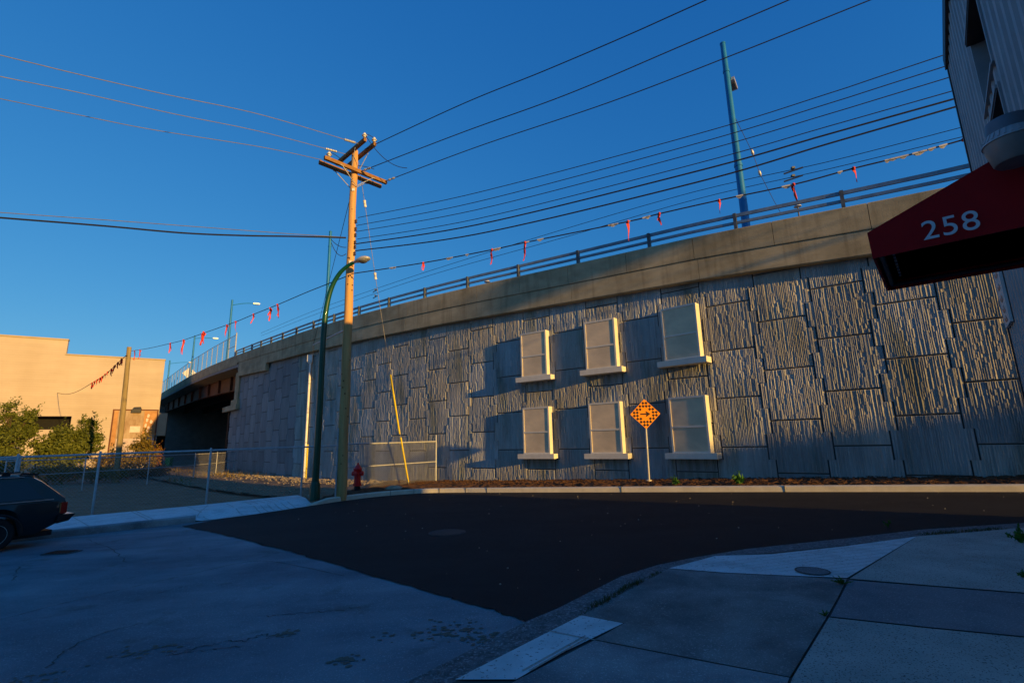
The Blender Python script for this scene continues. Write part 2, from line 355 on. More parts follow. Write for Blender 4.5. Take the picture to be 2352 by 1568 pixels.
def smooth_path(p, n=6):
    "Catmull-Rom through plan points"
    out = []; P_ = [Vector((*q, 0)) if len(q) == 2 else Vector(q) for q in p]
    for i in range(len(P_)-1):
        a, b, c, d = P_[max(i-1, 0)], P_[i], P_[i+1], P_[min(i+2, len(P_)-1)]
        for k in range(n):
            t = k/n; out.append(.5*((2*b)+(c-a)*t+(2*a-5*b+4*c-d)*t*t+(3*b-a-3*c+d)*t**3))
    out.append(P_[-1]); return out
def curb(path, width, height, side=1, base=-.12):
    "a kerb swept along a plan path; its road face lies on the path"
    mb = MB(); P_ = [Vector((p[0], p[1], 0)) for p in path]; rows = []
    for i, p in enumerate(P_):
        d = (P_[min(i+1, len(P_)-1)]-P_[max(i-1, 0)]).normalized(); nrm = Vector((-d.y, d.x, 0))*side
        h = height(i/(len(P_)-1)) if callable(height) else height; g = gz(p.x, p.y)
        prof = [(0, base), (.012, h-.03), (.035, h-.006), (.07, h), (width, h+.001), (width, base)]
        rows.append([Vector((p.x+nrm.x*a, p.y+nrm.y*a, g+b)) for a, b in prof])
    n = 6; vs = [q for r in rows for q in r]
    fs = [(i*n+k, i*n+k+1, (i+1)*n+k+1, (i+1)*n+k) for i in range(len(rows)-1) for k in range(n-1)]
    fs += [tuple(range(n)), tuple(range((len(rows)-1)*n, len(rows)*n))]
    return mb.add(vs, fs)
def fbm(x, y, s=1.0):
    return (math.sin(x*1.7*s+1.3*math.sin(y*2.1*s))*.5+math.sin(y*2.9*s+x*1.1*s)*.3+math.sin(x*5.3*s-y*4.1*s)*.2)

# ================================================================== THE SETTING
# ground: one sheet to the horizon
xs = [-2200, -1000, -500, -250, -140]+list(np.arange(-100, 60.1, 4))+[90, 160, 320, 800, 2200]
ys = [-2200, -800, -300, -120]+list(np.arange(-60, 120.1, 4))+[160, 260, 500, 1000, 2200]
mb = MB(); nx = len(xs)
mb.v = [(x, y, gz(x, y)-.10) for y in ys for x in xs]
mb.f = [(j*nx+i, j*nx+i+1, (j+1)*nx+i+1, (j+1)*nx+i) for j in range(len(ys)-1) for i in range(nx-1)]
struct(mb, 'ground', M_dirt, 'bare brown earth under everything', fix=False)

# kerb lines in plan
LK = [(-19.5, 4.3), (-15.2, 7.6), (-12.2, 10.2), (-9.9, 11.88), (-8.25, 13.15)]            # left kerb, street side
BEND = [(-8.25, 13.15), (-7.35, 14.15), (-6.75, 15.2), (-6.3, 16.1), (-5.8, 17.0), (-5.1, 17.85), (-4.2, 18.4), (-3.2, 18.5),
        (-1.9, 17.95), (-1.0, 17.45), (4.0, 14.7), (8.5, 12.15), (14.5, 8.6), (22, 4.2)]
LKs = smooth_path(LK, 5); BENDs = smooth_path(BEND, 6)
bx = np.array([p.x for p in BENDs]); by = np.array([p.y for p in BENDs])
bnx = np.gradient(bx); bny = np.gradient(by); bl_ = np.hypot(bnx, bny); bnx, bny = -bny/bl_, bnx/bl_
def kerb_side(x, y):
    i = int(np.argmin((bx-x)**2+(by-y)**2)); return (x-bx[i])*bnx[i]+(y-by[i])*bny[i]
edge_px = [(1208, 1428), (1278, 1399), (1359, 1358), (1429, 1323), (1510, 1298), (1597, 1280), (1713, 1261), (1974, 1233), (2119, 1216), (2352, 1201)]
EDGE = [ground_at(*p) for p in edge_px]; EDGE2 = EDGE+[Vector((9.5, 7.4, 0)), Vector((15, 4.5, 0)), Vector((22, .5, 0))]
walk_px = [(1043, 1568), (1336, 1417), (1420, 1370), (1487, 1335), (1536, 1309), (1643, 1280), (1771, 1270), (1939, 1254), (2107, 1233), (2352, 1214)]
WALK = [ground_at(*p) for p in walk_px]
split_px = [(418, 1208), (492, 1222), (575, 1241), (750, 1289), (1000, 1363), (1176, 1411), (1208, 1428)]
SPLIT = []
_sp = [ground_at(*p) for p in split_px]
for i in range(len(_sp)-1):
    for k in range(16):
        q = _sp[i].lerp(_sp[i+1], k/16); SPLIT.append(Vector((q.x+random.gauss(0, .018), q.y+random.gauss(0, .018), 0)))
SPLIT.append(_sp[-1])
# old asphalt: the street that comes from behind on the left, under the new mat too
old_poly = [Vector((*p[:2], 0)) for p in LKs]+[Vector((*p[:2], 0)) for p in BENDs]+[Vector((22, 1, 0)), Vector((7.5, 7.55, 0))]+[Vector((p.x, p.y, 0)) for p in reversed(EDGE[:-1])]+\
           [Vector((-.45, 3.45, 0)), Vector((-4, -1, 0)), Vector((-9, -8, 0)), Vector((-30, -8, 0))]
struct(sheet(old_poly, -.012, 1.0), 'road_old_asphalt', M_old, 'pale worn asphalt of the older street at left', 'road', fix=False)
# cracks and a long paving seam in the old asphalt
ck = MB(); rnd0 = random.Random(31)
def crack(px, w=.006, wob=.03, off=.0):
    P_ = smooth_path([ground_at(*p) for p in px], 10); pr = None
    for i in range(len(P_)-1):
        d = (P_[i+1]-P_[i]).normalized(); nn = Vector((-d.y, d.x, 0)); a = P_[i]+nn*rnd0.gauss(0, wob*.3) if pr is None else pr; b = P_[i+1]+nn*rnd0.gauss(0, wob*.3); pr = b
        ww = w*rnd0.uniform(.3, 1.2); ck.quad(*[(q.x, q.y, gz(q.x, q.y)-.0085) for q in (a-nn*ww, b-nn*ww, b+nn*ww, a+nn*ww)])
crack([(0, 1420), (180, 1374), (420, 1320), (600, 1286), (790, 1258+62)], .007, .02)
crack([(430, 1490), (500, 1472), (560, 1468), (600, 1455), (620, 1462)], .009, .07); crack([(610, 1412), (680, 1405), (760, 1400), (830, 1392)], .008, .08)
crack([(110, 1530), (150, 1490), (230, 1452), (330, 1428)], .007, .04); crack([(200, 1216+20), (260, 1262), (290, 1290)], .008, .05); crack([(30, 1330), (45, 1300), (80, 1290)], .008, .05)
crack([(380, 1502), (470, 1488), (560, 1478)], .007, .05)
stn = MB()
for (u, v, rx, ry, sd0) in ((335, 1492, .13, .07, 1), (1040, 1436, .16, .12, 2), (1100, 1460, .10, .08, 3), (950, 1452, .22, .07, 4), (660, 1452, .05, .04, 5), (70, 1560, .25, .10, 6), (790, 1512, .06, .04, 7)):
    c = ground_at(u, v); r0 = random.Random(sd0)
    for _ in range(34):
        x = c.x+r0.gauss(0, rx); y = c.y+r0.gauss(0, ry); k = r0.uniform(.008, .030); n_ = 7; b = len(stn.v)
        stn.add([(x+math.cos(6.283*i/n_)*k*r0.uniform(.6, 1.3), y+math.sin(6.283*i/n_)*k*r0.uniform(.5, 1), gz(x, y)-.0075) for i in range(n_)], [tuple(range(n_))])
struct(stn, 'road_stains', M_stain, 'small brown soil stains scattered on the old street', 'road', fix=False)
struct(ck, 'road_cracks', M_back, 'dark cracks and paving seam of the old street', 'road', fix=False)
# new asphalt: cul-de-sac mat
iS = min(range(len(BENDs)), key=lambda i: (BENDs[i]-Vector((-8.05, 13.35, 0))).length)
new_poly = [Vector((p.x, p.y, 0)) for p in SPLIT]+[Vector((p.x, p.y, 0)) for p in EDGE2[1:]]+[Vector((p.x, p.y, 0)) for p in reversed(BENDs[iS+1:])]
struct(sheet(new_poly, 0.0, .6), 'road_new_asphalt', M_new, 'fresh black asphalt mat of the bend', 'road', fix=False)
# gravel verge between the asphalt and the near pavement
grav = [Vector((p.x, p.y, 0)) for p in EDGE]+[Vector((p.x, p.y, 0)) for p in reversed(WALK)]
grav_full = [Vector((-3.2, .1, 0)), Vector((-.6, 3.6, 0))]+grav[:-1]+[Vector((-.55, 3.35, 0)), Vector((-2.8, .1, 0))]
gw = [Vector((-3.4, .1, 0)), Vector((-.75, 3.5, 0))]+[Vector((p.x, p.y, 0)) for p in EDGE]+[Vector((12, 5.7, 0)), Vector((12, 5.2, 0))]+[Vector((p.x, p.y, 0)) for p in reversed(WALK)]+[Vector((-3.0, .1, 0))]
struct(sheet(gw, .006, .5), 'gravel_verge', M_grav, 'loose grey gravel strip along the near pavement edge', 'verge', fix=False)

# near pavement slabs
def gp(*ps): return [ground_at(*p) for p in ps]
pave = MB()
base_poly = [Vector((-3.0, .1, 0))]+[Vector((p.x, p.y, 0)) for p in WALK]+[Vector((14, 5.2, 0)), Vector((14, -6, 0)), Vector((-3, -6, 0))]
struct(sheet(base_poly, .010, 1.0), 'pavement_joints', M_back, 'dirt filled joints of the near pavement', 'pavement', fix=False)
def slab(poly, off, name, material, label):
    c = sum((Vector((p.x, p.y, 0)) for p in poly), Vector())/len(poly); q = []
    for p in poly:
        d = Vector((p.x, p.y, 0))-c; q.append(c+d*(1-.007/max(.2, d.length)))
    struct(sheet(q, off, .5), name, material, label, 'pavement', fix=False)
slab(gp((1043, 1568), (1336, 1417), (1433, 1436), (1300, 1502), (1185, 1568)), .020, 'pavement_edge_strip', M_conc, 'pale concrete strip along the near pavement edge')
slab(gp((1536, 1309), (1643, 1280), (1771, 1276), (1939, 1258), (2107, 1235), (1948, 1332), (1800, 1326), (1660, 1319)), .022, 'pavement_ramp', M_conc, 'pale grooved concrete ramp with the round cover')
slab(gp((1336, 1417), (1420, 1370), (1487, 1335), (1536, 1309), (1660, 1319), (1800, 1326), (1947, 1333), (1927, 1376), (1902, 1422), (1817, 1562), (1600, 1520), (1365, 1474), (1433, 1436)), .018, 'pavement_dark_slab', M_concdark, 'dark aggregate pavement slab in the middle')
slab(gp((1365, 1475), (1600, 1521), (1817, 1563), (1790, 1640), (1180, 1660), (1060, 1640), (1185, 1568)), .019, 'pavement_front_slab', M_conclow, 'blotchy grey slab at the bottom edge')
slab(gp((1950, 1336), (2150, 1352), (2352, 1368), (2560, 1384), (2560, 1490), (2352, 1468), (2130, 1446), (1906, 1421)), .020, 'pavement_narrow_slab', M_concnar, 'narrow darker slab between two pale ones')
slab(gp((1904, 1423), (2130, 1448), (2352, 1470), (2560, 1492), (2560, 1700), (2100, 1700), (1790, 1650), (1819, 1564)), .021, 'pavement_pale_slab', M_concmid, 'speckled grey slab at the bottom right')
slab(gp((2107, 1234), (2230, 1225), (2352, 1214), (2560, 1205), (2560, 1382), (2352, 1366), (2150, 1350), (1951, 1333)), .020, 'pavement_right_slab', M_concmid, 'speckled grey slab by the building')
# grooves of the ramp, and the trowelled line of the strip
gm = MB()
for k in range(9):
    f = .06+k*.105; a = ground_at(1575+365*f, 1301+28*f); b = ground_at(2092-142*f, 1241+88*f)
    n_ = 10
    for i in range(n_):
        p, q = a.lerp(b, i/n_), a.lerp(b, (i+1)/n_)
        gm.quad((p.x-.006, p.y-.006, gz(p.x, p.y)+.026), (q.x-.006, q.y-.006, gz(q.x, q.y)+.026), (q.x+.006, q.y+.006, gz(q.x, q.y)+.026), (p.x+.006, p.y+.006, gz(p.x, p.y)+.026))
for (a, b) in (((1262, 1455), (1368, 1477)), ((1215, 1548), (1352, 1470)), ((1200, 1548), (1345, 1466))):
    a, b = ground_at(*a), ground_at(*b); d = (b-a).normalized(); nn = Vector((-d.y, d.x, 0))*.006
    for i in range(4):
        p, q = a.lerp(b, i/4), a.lerp(b, (i+1)/4)
        gm.quad(*[(w.x, w.y, gz(w.x, w.y)+.025) for w in (p-nn, q-nn, q+nn, p+nn)])
struct(gm, 'pavement_grooves', M_concmid, 'trowelled lines in the pale concrete', 'pavement')

# far kerb, left kerb, left pavement with its ramp
BL = [(p.x, p.y) for p in BENDs]
def kh(f): return -.02+.17*ss((f-.19)/.08, 0, 1)
struct(curb(BL, .16, kh, side=1), 'kerb_far', M_kerb, 'pale concrete kerb bending along the foot of the wall', 'kerb', smooth=True)
struct(curb([(p.x, p.y) for p in LKs], .16, .15, side=1), 'kerb_left', M_conclow, 'concrete kerb of the left pavement', 'kerb', smooth=True)
back = [(-21.5, 7.0), (-16.6, 11.1), (-12.75, 14.45), (-11.6, 15.3), (-10.3, 16.25), (-8.7, 18.0), (-8.0, 18.6)]
lw = [Vector((p.x-.10, p.y+.12, 0)) for p in LKs[:-1]]+[Vector((p.x-.01, p.y, 0)) for p in BENDs[1:19]]+[Vector((-6.62, 16.35, 0))]+[Vector((*p, 0)) for p in reversed(back)]
def lwz(x, y):
    "the pavement dips to the gutter at the ramp"
    g = gz(x, y); k = ss((x+8.75)/.45, 0, 1); i = int(np.argmin((bx-x)**2+(by-y)**2)); sd_ = math.hypot(x-bx[i], y-by[i])
    return g+.152-(.152-.004-.148*ss(sd_/1.15, 0, 1))*k
struct(sheet(lw, 0.0, .4, lwz), 'pavement_left', M_conc, 'pale new concrete pavement along the chain-link fence', 'pavement', fix=False)
jm = MB()
for (a, b) in (((165, 1186), (207, 1211)), ((300, 1174), (345, 1197)), ((310, 1173), (357, 1196)), ((430, 1163), (480, 1184)), ((478, 1160), (450, 1184)), ((520, 1157), (570, 1178)),
               ((560, 1152), (610, 1171)), ((575, 1151), (628, 1169)), ((590, 1149), (645, 1167)), ((605, 1147), (660, 1164)), ((620, 1146), (676, 1161)), ((635, 1144), (690, 1158))):
    a, b = ground_at(*a, .15), ground_at(*b, .14); d = (b-a).normalized(); nn = Vector((-d.y, d.x, 0))*.012
    for i in range(6):
        p, q = a.lerp(b, i/6), a.lerp(b, (i+1)/6)
        jm.quad(*[(w.x, w.y, lwz(w.x, w.y)+.006) for w in (p-nn, q-nn, q+nn, p+nn)])
struct(jm, 'pavement_left_joints', M_concmid, 'pale tooled joints of the left pavement', 'pavement')

# kerb joints
km = MB()
for i in range(34, len(BENDs)-4, 5):
    p = BENDs[i]; d = (BENDs[i+1]-BENDs[i-1]).normalized(); nn = Vector((-d.y, d.x, 0)); g = gz(p.x, p.y)
    km.box((p.x+nn.x*.079, p.y+nn.y*.079, g+.073), (.012, .166, .160), (d, nn, (0, 0, 1)))
struct(km, 'kerb_joints', M_back, 'thin joints between kerb lengths', 'kerb')

# mulch strip between kerb and wall, dirt lot at left: bumpy sheets
def bumpy(poly_in, x0, x1, y0, y1, st, h, off, sc, mound=0.0):
    mb = MB(); nx_ = int((x1-x0)/st)+1; ny_ = int((y1-y0)/st)+1; ok = {}
    for j in range(ny_):
        for i in range(nx_):
            x, y = x0+i*st, y0+j*st
            ok[i, j] = poly_in(x, y); mb.v.append((x, y, gz(x, y)+off+h*fbm(x, y, sc)+random.uniform(-h, h)*.7))
    mb.f = [(j*nx_+i, j*nx_+i+1, (j+1)*nx_+i+1, (j+1)*nx_+i) for j in range(ny_-1) for i in range(nx_-1) if ok[i, j] and ok[i+1, j] and ok[i, j+1] and ok[i+1, j+1]]
    if mound:
        mb.v = [(x, y, z+mound*math.sin(math.pi*ss(kerb_side(x, y)/3.0, 0, 1))) for x, y, z in mb.v]
    used = sorted({k for f in mb.f for k in f}); mp_ = {k: n for n, k in enumerate(used)}
    mb.v = [mb.v[k] for k in used]; mb.f = [tuple(mp_[k] for k in f) for f in mb.f]
    return mb
px_, py_ = WP(_T)
def wall_side(x, y):
    i = int(np.argmin((px_-x)**2+(py_-y)**2)); h = _H[i]
    return -(x-px_[i])*math.cos(h)-(y-py_[i])*math.sin(h)
struct(bumpy(lambda x, y: kerb_side(x, y) > .10 and wall_side(x, y) > -.15 and x > -6.6, -6.6, 16, 8, 26.5, .11, .035, .115, 3.1, .05), 'mulch_strip', M_mulch,
       'brown bark mulch and soil between kerb and wall', 'ground', smooth=False, fix=False)
def in_lot(x, y):
    if x > -6.4: return False
    if wall_side(x, y) < -.2 and y < 60: return False
    xb = [p[0] for p in back]; yb = [p[1] for p in back]
    return y > np.interp(x, xb, yb) and x+y > 10.4
struct(bumpy(in_lot, -46, -6.4, 12, 56, .28, .05, .02, 1.2), 'dirt_lot', M_dirt, 'rough bare dirt of the vacant lot behind the fence', 'ground', smooth=True, fix=False)

# ================================================================== OVERPASS: RETAINING WALL
TB = [0.74-1.545*k for k in range(13, 0, -1)]+[.74, 2.29, 3.83, 5.38, 6.94, 8.47, 10.01, 11.52, 12.97, 14.42, 15.85, 17.29, 18.73, 20.18, 21.65, 23.15, 24.63, 26.12, 27.68, 29.23,
      30.75, 32.5, 34.2, 35.95, 37.7, 39.4, 41.05, 42.7, 44.33, 45.8, 47.3, 48.9]
I0 = 13                          # index of boundary t = .74
PH, PW = 1.58, 1.545
def low_z(t):                     # underside of the fascia band
    z = top_z(t)-1.56
    return z-.6 if t > 36.3 else z
def ledge_top(t): return low_z(t)+.05 if t < 45.9 else 5.45
rib = MB(); smo = MB(); bak = MB()
SILLS = [(tc, zs) for tc in (7.71, 4.62, 1.53) for zs in (3.83, .68)]
def stain(tm_, z_, T, tw):
    "damp streaks run down from the sills and here and there from the joints"
    k = tw*random.uniform(.93, 1.05); g = 0.0
    for tc, zs in SILLS:
        if abs(tm_-tc) < .86 and zs-1.25 < z_ < zs: g = max(g, (1-(zs-z_)/1.25)*(.5+.5*math.sin(tm_*23.0)))
    g = max(g, .8*ss((fbm(tm_*1.6, z_*.35, 1.0)-.28)*1.6, 0, 1))
    return (T[0]*k*(1-.42*g), T[1]*k*(1-.40*g), T[2]*k*(1-.50*g))
TABW = .095
def tab(zrel):                    # +1 in the middle half of a panel, -1 near its joints
    q = (zrel/PH) % 1.0
    return 1 if .25 < q < .75 else -1
for ci in range(len(TB)-1):
    n_i = ci+1-I0; tl, tr_ = TB[ci], TB[ci+1]     # tl is the right-hand (nearer) edge
    zoff = 1.04 if n_i % 2 == 0 else .25
    ribbed = ci < TB.index(29.23); GAP = .020 if ribbed else .026
    tm = (tl+tr_)/2
    if tl < -12: continue
    gzw = gz(*WP(tm))-.25; zt = min(low_z(tl), low_z(tr_))+.12
    if tm > 45.8: zt = 5.25
    k0 = int(math.floor((gzw-zoff)/PH)); k1 = int(math.ceil((zt-zoff)/PH))
    for k in range(k0, k1):
        z0 = zoff+k*PH
        tv = random.choice([1.0, .96, 1.03, .91, .86, 1.05, .95]) if ribbed else random.uniform(.80, 1.10)
        wm = random.uniform(-.05, .04)*(1 if ribbed else .35)
        T_ = (tv*(1+wm), tv, tv*(1-wm*1.5))
        rib.tint = T_; smo.tint = T_
        tilt = random.gauss(0, .009) if ribbed else random.gauss(0, .003)      # panels never sit quite true
        amp = random.uniform(.78, 1.0)
        for (a, b) in ((0, .25), (.25, .75), (.75, 1.0)):
            za, zb = z0+a*PH, z0+b*PH
            if a == 0: za += GAP
            if b == 1.0: zb -= GAP
            za, zb = max(za, gzw), min(zb, zt)
            if zb-za < .03: continue
            s_w = TABW if a == .25 else -TABW
            ta, tb = tl-s_w+GAP, tr_+s_w-GAP
            of = lambda t: tilt*(tm-t)
            P8 = [W(ta, -.05, za), W(ta, of(ta), za), W(tb, of(tb), za), W(tb, -.05, za), W(ta, -.05, zb), W(ta, of(ta), zb), W(tb, of(tb), zb), W(tb, -.05, zb)]
            tgt = rib if ribbed else smo
            tgt.add(P8, [(1, 2, 6, 5), (0, 1, 5, 4), (2, 3, 7, 6), (4, 5, 6, 7), (3, 2, 1, 0)])
        if not ribbed: continue
        # fractured ribs: the middle of the panel in full height, the two ears beside its middle half
        of = lambda t: tilt*(tm-t)
        for (ta, tb, za, zb) in ((tl+TABW+GAP, tr_-TABW-GAP, z0+GAP, z0+PH-GAP), (tl-TABW+GAP, tl+TABW+GAP, z0+.25*PH, z0+.75*PH), (tr_-TABW-GAP, tr_+TABW-GAP, z0+.25*PH, z0+.75*PH)):
            za, zb = max(za, gzw), min(zb, zt)
            if zb-za < .05: continue
            nr = max(1, int(round((tb-ta-.03)/.047))); w = (tb-ta-.03)/nr
            for r_ in range(nr):
                u0 = ta+.015+r_*w; z = za+random.uniform(.008, .03); tw = random.uniform(.90, 1.08); uj = 0.0
                basek = random.random()
                while z < zb-.03:
                    ln = random.choice([.08, .12, .16, .22, .30, .42])*random.uniform(.8, 1.2); z2 = min(z+ln, zb-.004)
                    if zb-z2 < .08: z2 = zb-random.uniform(.003, .014)
                    kk = basek if random.random() < .55 else random.random(); uj = random.uniform(-.005, .005)
                    rib.tint = stain(tm_=u0, z_=z, T=T_, tw=tw)
                    if kk < .22: hr, hl = .009, .013          # low and flat
                    elif kk < .86: hr, hl = .011, .027        # broken face leaning towards the right
                    else: hr, hl = .027, .031                 # tall fin
                    k_ = amp*random.uniform(.88, 1.12); hr *= k_; hl *= k_
                    b0, b1 = u0+uj+random.uniform(0, .004), u0+uj+w-random.uniform(0, .005); c0, c1 = b0+w*random.uniform(.08, .2), b1-w*random.uniform(.05, .16)
                    o = of(u0)-.002; e_ = .92
                    vs = [W(b0, o, z), W(c0, o+hr*e_, z), W(c1, o+hl*e_, z), W(b1, o, z), W(b0, o, z2), W(c0, o+hr, z2), W(c1, o+hl, z2), W(b1, o, z2)]
                    rib.add(vs, [(0, 1, 5, 4), (1, 2, 6, 5), (2, 3, 7, 6), (0, 3, 2, 1), (4, 5, 6, 7)])
                    z = z2
ts_b = np.arange(-12, 48.91, .6)
for i in range(len(ts_b)-1):
    a, b = ts_b[i], ts_b[i+1]; g = gz(*WP(a))-.3; z2 = 5.3 if b > 45.9 else low_z(b)+.1
    bak.quad(W(a, -.045, g), W(b, -.045, g), W(b, -.045, z2), W(a, -.045, z2))
wall = thing('retaining_wall', W(6, 0, gz(*WP(6))), 'tall grey precast concrete wall with vertical ribs, carrying the overpass, faux windows on it', 'retaining wall')
rib.build('ribbed_facing', M_wall, wall, fix=False)
smo.build('smooth_facing', M_wallsm, wall, fix=False)
bak.build('joint_backing', M_back, wall)
# parapet blocks and the band under them
def strip(mb, t0, t1, prof, dt=1.2):
    "a closed (offset, height-under-top) profile swept along the wall"
    n = max(1, int(math.ceil((t1-t0)/dt))); rows = []
    for i in range(n+1):
        t = t0+(t1-t0)*i/n; rows.append([W(t, o, top_z(t)+z) for o, z in prof])
    m_ = len(prof); vs = [p for r in rows for p in r]
    fs = [(i*m_+k, i*m_+(k+1) % m_, (i+1)*m_+(k+1) % m_, (i+1)*m_+k) for i in range(n) for k in range(m_)]
    fs += [tuple(range(m_)), tuple(range(n*m_, (n+1)*m_))]
    mb.add(vs, fs)
par = MB(); band = MB(); jnt = MB()
pj = [-14, -11.7, -9.2, -6.7, -4.2, -1.7, .8, 3.3, 5.85, 8.3, 10.75, 13.1]+[13.1+2.55*i for i in range(1, 14)]
for a, b in zip(pj[:-1], pj[1:]):
    strip(par, a+.008, b-.008, [(.36, -.03), (.345, 0), (-.02, 0), (-.02, -.80), (.325, -.80), (.335, -.775)])
pt_end = pj[-1]
bj = [-14]+[-9.4+5.05*i for i in range(0, 10)]
bj = [b for b in bj if b < 36.3]+[36.3]
for a, b in zip(bj[:-1], bj[1:]):
    strip(band, a+.006, b-.006, [(.30, -.815), (.02, -.815), (.02, -1.56), (.27, -1.56), (.30, -1.53)])
strip(band, 36.3, 45.7, [(.30, -.815), (.02, -.815), (.02, -2.16), (.27, -2.16), (.30, -2.13)])
strip(jnt, -14, pt_end, [(.29, -.02), (.0, -.02), (.0, -1.5), (.27, -1.5)])
par.build('parapet', M_para, wall); band.build('fascia_band', M_para, wall); jnt.build('parapet_core', M_back, wall)
# stepped end of the wall: pilaster, ledge and lower return
pil = MB()
def wbox(mb, t0, t1, o0, o1, z0, z1):
    mb.hexa([W(t0, o1, z0), W(t0, o0, z0), W(t1, o0, z0), W(t1, o1, z0), W(t0, o1, z1), W(t0, o0, z1), W(t1, o0, z1), W(t1, o1, z1)])
wbox(pil, 45.75, 47.2, -.9, .14, 5.3, 8.6)
pil.build('end_pilaster', M_para, wall)
led = MB(); wbox(led, 45.2, 50.9, -2.2, .34, 4.95, 5.45); wbox(led, 45.4, 47.9, -1.6, .24, 5.452, 5.95)
led.build('ledge_cap', M_para, wall)
ret = MB(); wbox(ret, 48.95, 49.7, -6, .04, -1.1, 4.94); wbox(ret, 48.5, 50.4, -.5, .14, -1.1, .9); ret.build('end_return', M_wallsm, wall)
for a in list(ret.c): pass
# road deck behind the parapet and the fill's top
dk = MB()
strip(dk, -16, 45.6, [(-.05, -.75), (-16, -.75), (-16, -2.2), (-.10, -2.2)], 2.0)
deck = struct(dk, 'overpass_roadway', M_old, 'roadway on top of the overpass behind the parapet', 'road')

# bridge span over the gap
span = thing('bridge_span', W(48, -4, 6.5), 'curving bridge deck on rust brown steel girders beyond the end of the wall', 'bridge')
ed = MB()
sj = [pt_end]+list(np.arange(50, 132, 6.0))
for a, b in zip(sj[:-1], sj[1:]):
    strip(ed, a+.006, b-.006, [(.36, -.03), (.345, 0), (-.02, 0), (-.02, -.98), (.335, -.98)])
ed.build('edge_parapet', M_para, span)
dkb = MB(); strip(dkb, 45.71, 132, [(.31, -.99), (.31, -1.25), (-1.2, -1.42), (-16, -1.42), (-16, -.76), (-.03, -.76), (-.03, -.99)]); dkb.build('deck_slab', M_deck, span)
for off in (-1.35, -4.6, -7.9, -11.2, -14.5):
    g = MB(); strip(g, 45.9, 130, [(off+.02, -1.45), (off-.02, -1.45), (off-.02, -3.1), (off-.28, -3.1), (off-.28, -3.16), (off+.28, -3.16), (off+.28, -3.1), (off+.02, -3.1)])
    go = g.build('girder', M_weath, span)
    if off > -2:
        for t in np.arange(49.2, 112, 6.4):
            st = MB(); wbox(st, t, t+.05, off+.021, off+.26, top_z(t)-3.09, top_z(t)-1.46); st.build('stiffener', M_weath, go)
ab = MB(); wbox(ab, 45.72, 46.3, -16, -.95, -1.2, 8.3); ab.build('near_abutment', M_deck, span)
ab = MB(); wbox(ab, 112, 113.5, -17, .5, -1.5, 9.8); ab.build('far_abutment', M_deck, span)
ab = MB(); wbox(ab, 46.4, 112, -16.6, -16.1, -1.5, 10.3); ab.build('rear_wall', M_deck, span)

# railing on the parapet
railing = thing('guard_railing', W(6, .17, top_z(6)), 'two-bar steel guard railing on top of the concrete parapet', 'railing')
rt = np.arange(-14, 48.2, .75)
for dz, r_ in ((.53, .055), (.27, .045)):
    q = MB()
    for a, b in zip(rt[:-1], rt[1:]): q.beam(W(a, .17, top_z(a)+dz), W(b, .17, top_z(b)+dz), .07, r_*2)
    q.build('rail', M_railm, railing)
t = -12.7
while t < 47.8:
    q = MB(); wbox(q, t-.05, t+.05, .10, .25, top_z(t)-.01, top_z(t)+.60); q.build('post', M_postm, railing); t += 3.02
# screen fence over the span
sf = thing('bridge_fence', W(48.5, .17, top_z(48.5)), 'tall pale mesh screen fence along the edge of the bridge span', 'fence')
ft = np.arange(48.3, 118, 3.0)
q = MB(); [q.quad(W(a, .17, top_z(a)+.04), W(b, .17, top_z(b)+.04), W(b, .17, top_z(b)+2.3), W(a, .17, top_z(a)+2.3)) for a, b in zip(ft[:-1], ft[1:])]
q.build('mesh_panel', M_screen, sf)
q = MB(); q.tube([W(a, .17, top_z(a)+2.3) for a in ft], .03, 6); q.build('top_rail', M_galv, sf)
for i, a in enumerate(ft):
    q = MB(); q.tube([W(a, .17, top_z(a)-.02), W(a, .17, top_z(a)+(2.5 if i == 0 else 2.32))], .06 if i == 0 else .04, 8); q.build('post', M_galv, sf)
q = MB(); q.tube([W(48.3, .17, top_z(48.3)+1.15), W(51.3, .17, top_z(51.3)+1.15)], .03, 6); q.build('brace_rail', M_galv, sf)

# ================================================================== FALSE WINDOWS
def faux_window(tc, z0, z1, zs, label, yaw=0.0):
    h = np.interp(tc, _T, _H); dirv = Vector((math.sin(h), -math.cos(h), 0)); out = Vector((-math.cos(h), -math.sin(h), 0))   # dirv points to the viewer's right
    base = Vector(W(tc, .045, zs))
    if yaw:
        rm = Matrix.Rotation(yaw, 3, 'Z'); dirv = rm @ dirv; out = rm @ out
    o = thing('faux_window', base, label, 'window', 'false sash windows fixed to the ribbed wall')
    hw = .645; D = .26
    A = (dirv, out, Vector((0, 0, 1)))
    def bxx(mb, x0, x1, d0, d1, za, zb):
        c = base+dirv*(x0+x1)/2+out*(d0+d1)/2; mb.box((c.x, c.y, (za+zb)/2), (x1-x0, d1-d0, zb-za), A)
    q = MB(); fw = .065
    bxx(q, -hw, -hw+fw, -.06, D, z0, z1); bxx(q, hw-fw, hw, -.06, D, z0, z1); bxx(q, -hw+fw, hw-fw, -.06, D, z1-fw, z1); bxx(q, -hw+fw, hw-fw, -.06, D, z0, z0+fw*.8)
    q.build('frame', M_frame, o)
    zm = z0+(z1-z0)*.46
    q = MB(); bxx(q, -hw+fw, hw-fw, -.05, D-.003, zm-.03, zm+.03); q.build('meeting_rail', M_frame, o)
    q = MB(); bxx(q, -hw+fw, hw-fw, .02, D-.020, zm+.03, z1-fw); q.build('pane', M_pane, o)
    q = MB(); bxx(q, -hw+fw, hw-fw, .02, D-.024, z0+fw*.8, zm-.03); q.build('pane', M_pane, o)
    q = MB(); bxx(q, -.875, .875, -.07, .37, zs, z0); q.build('sill', M_frame, o)
    return o
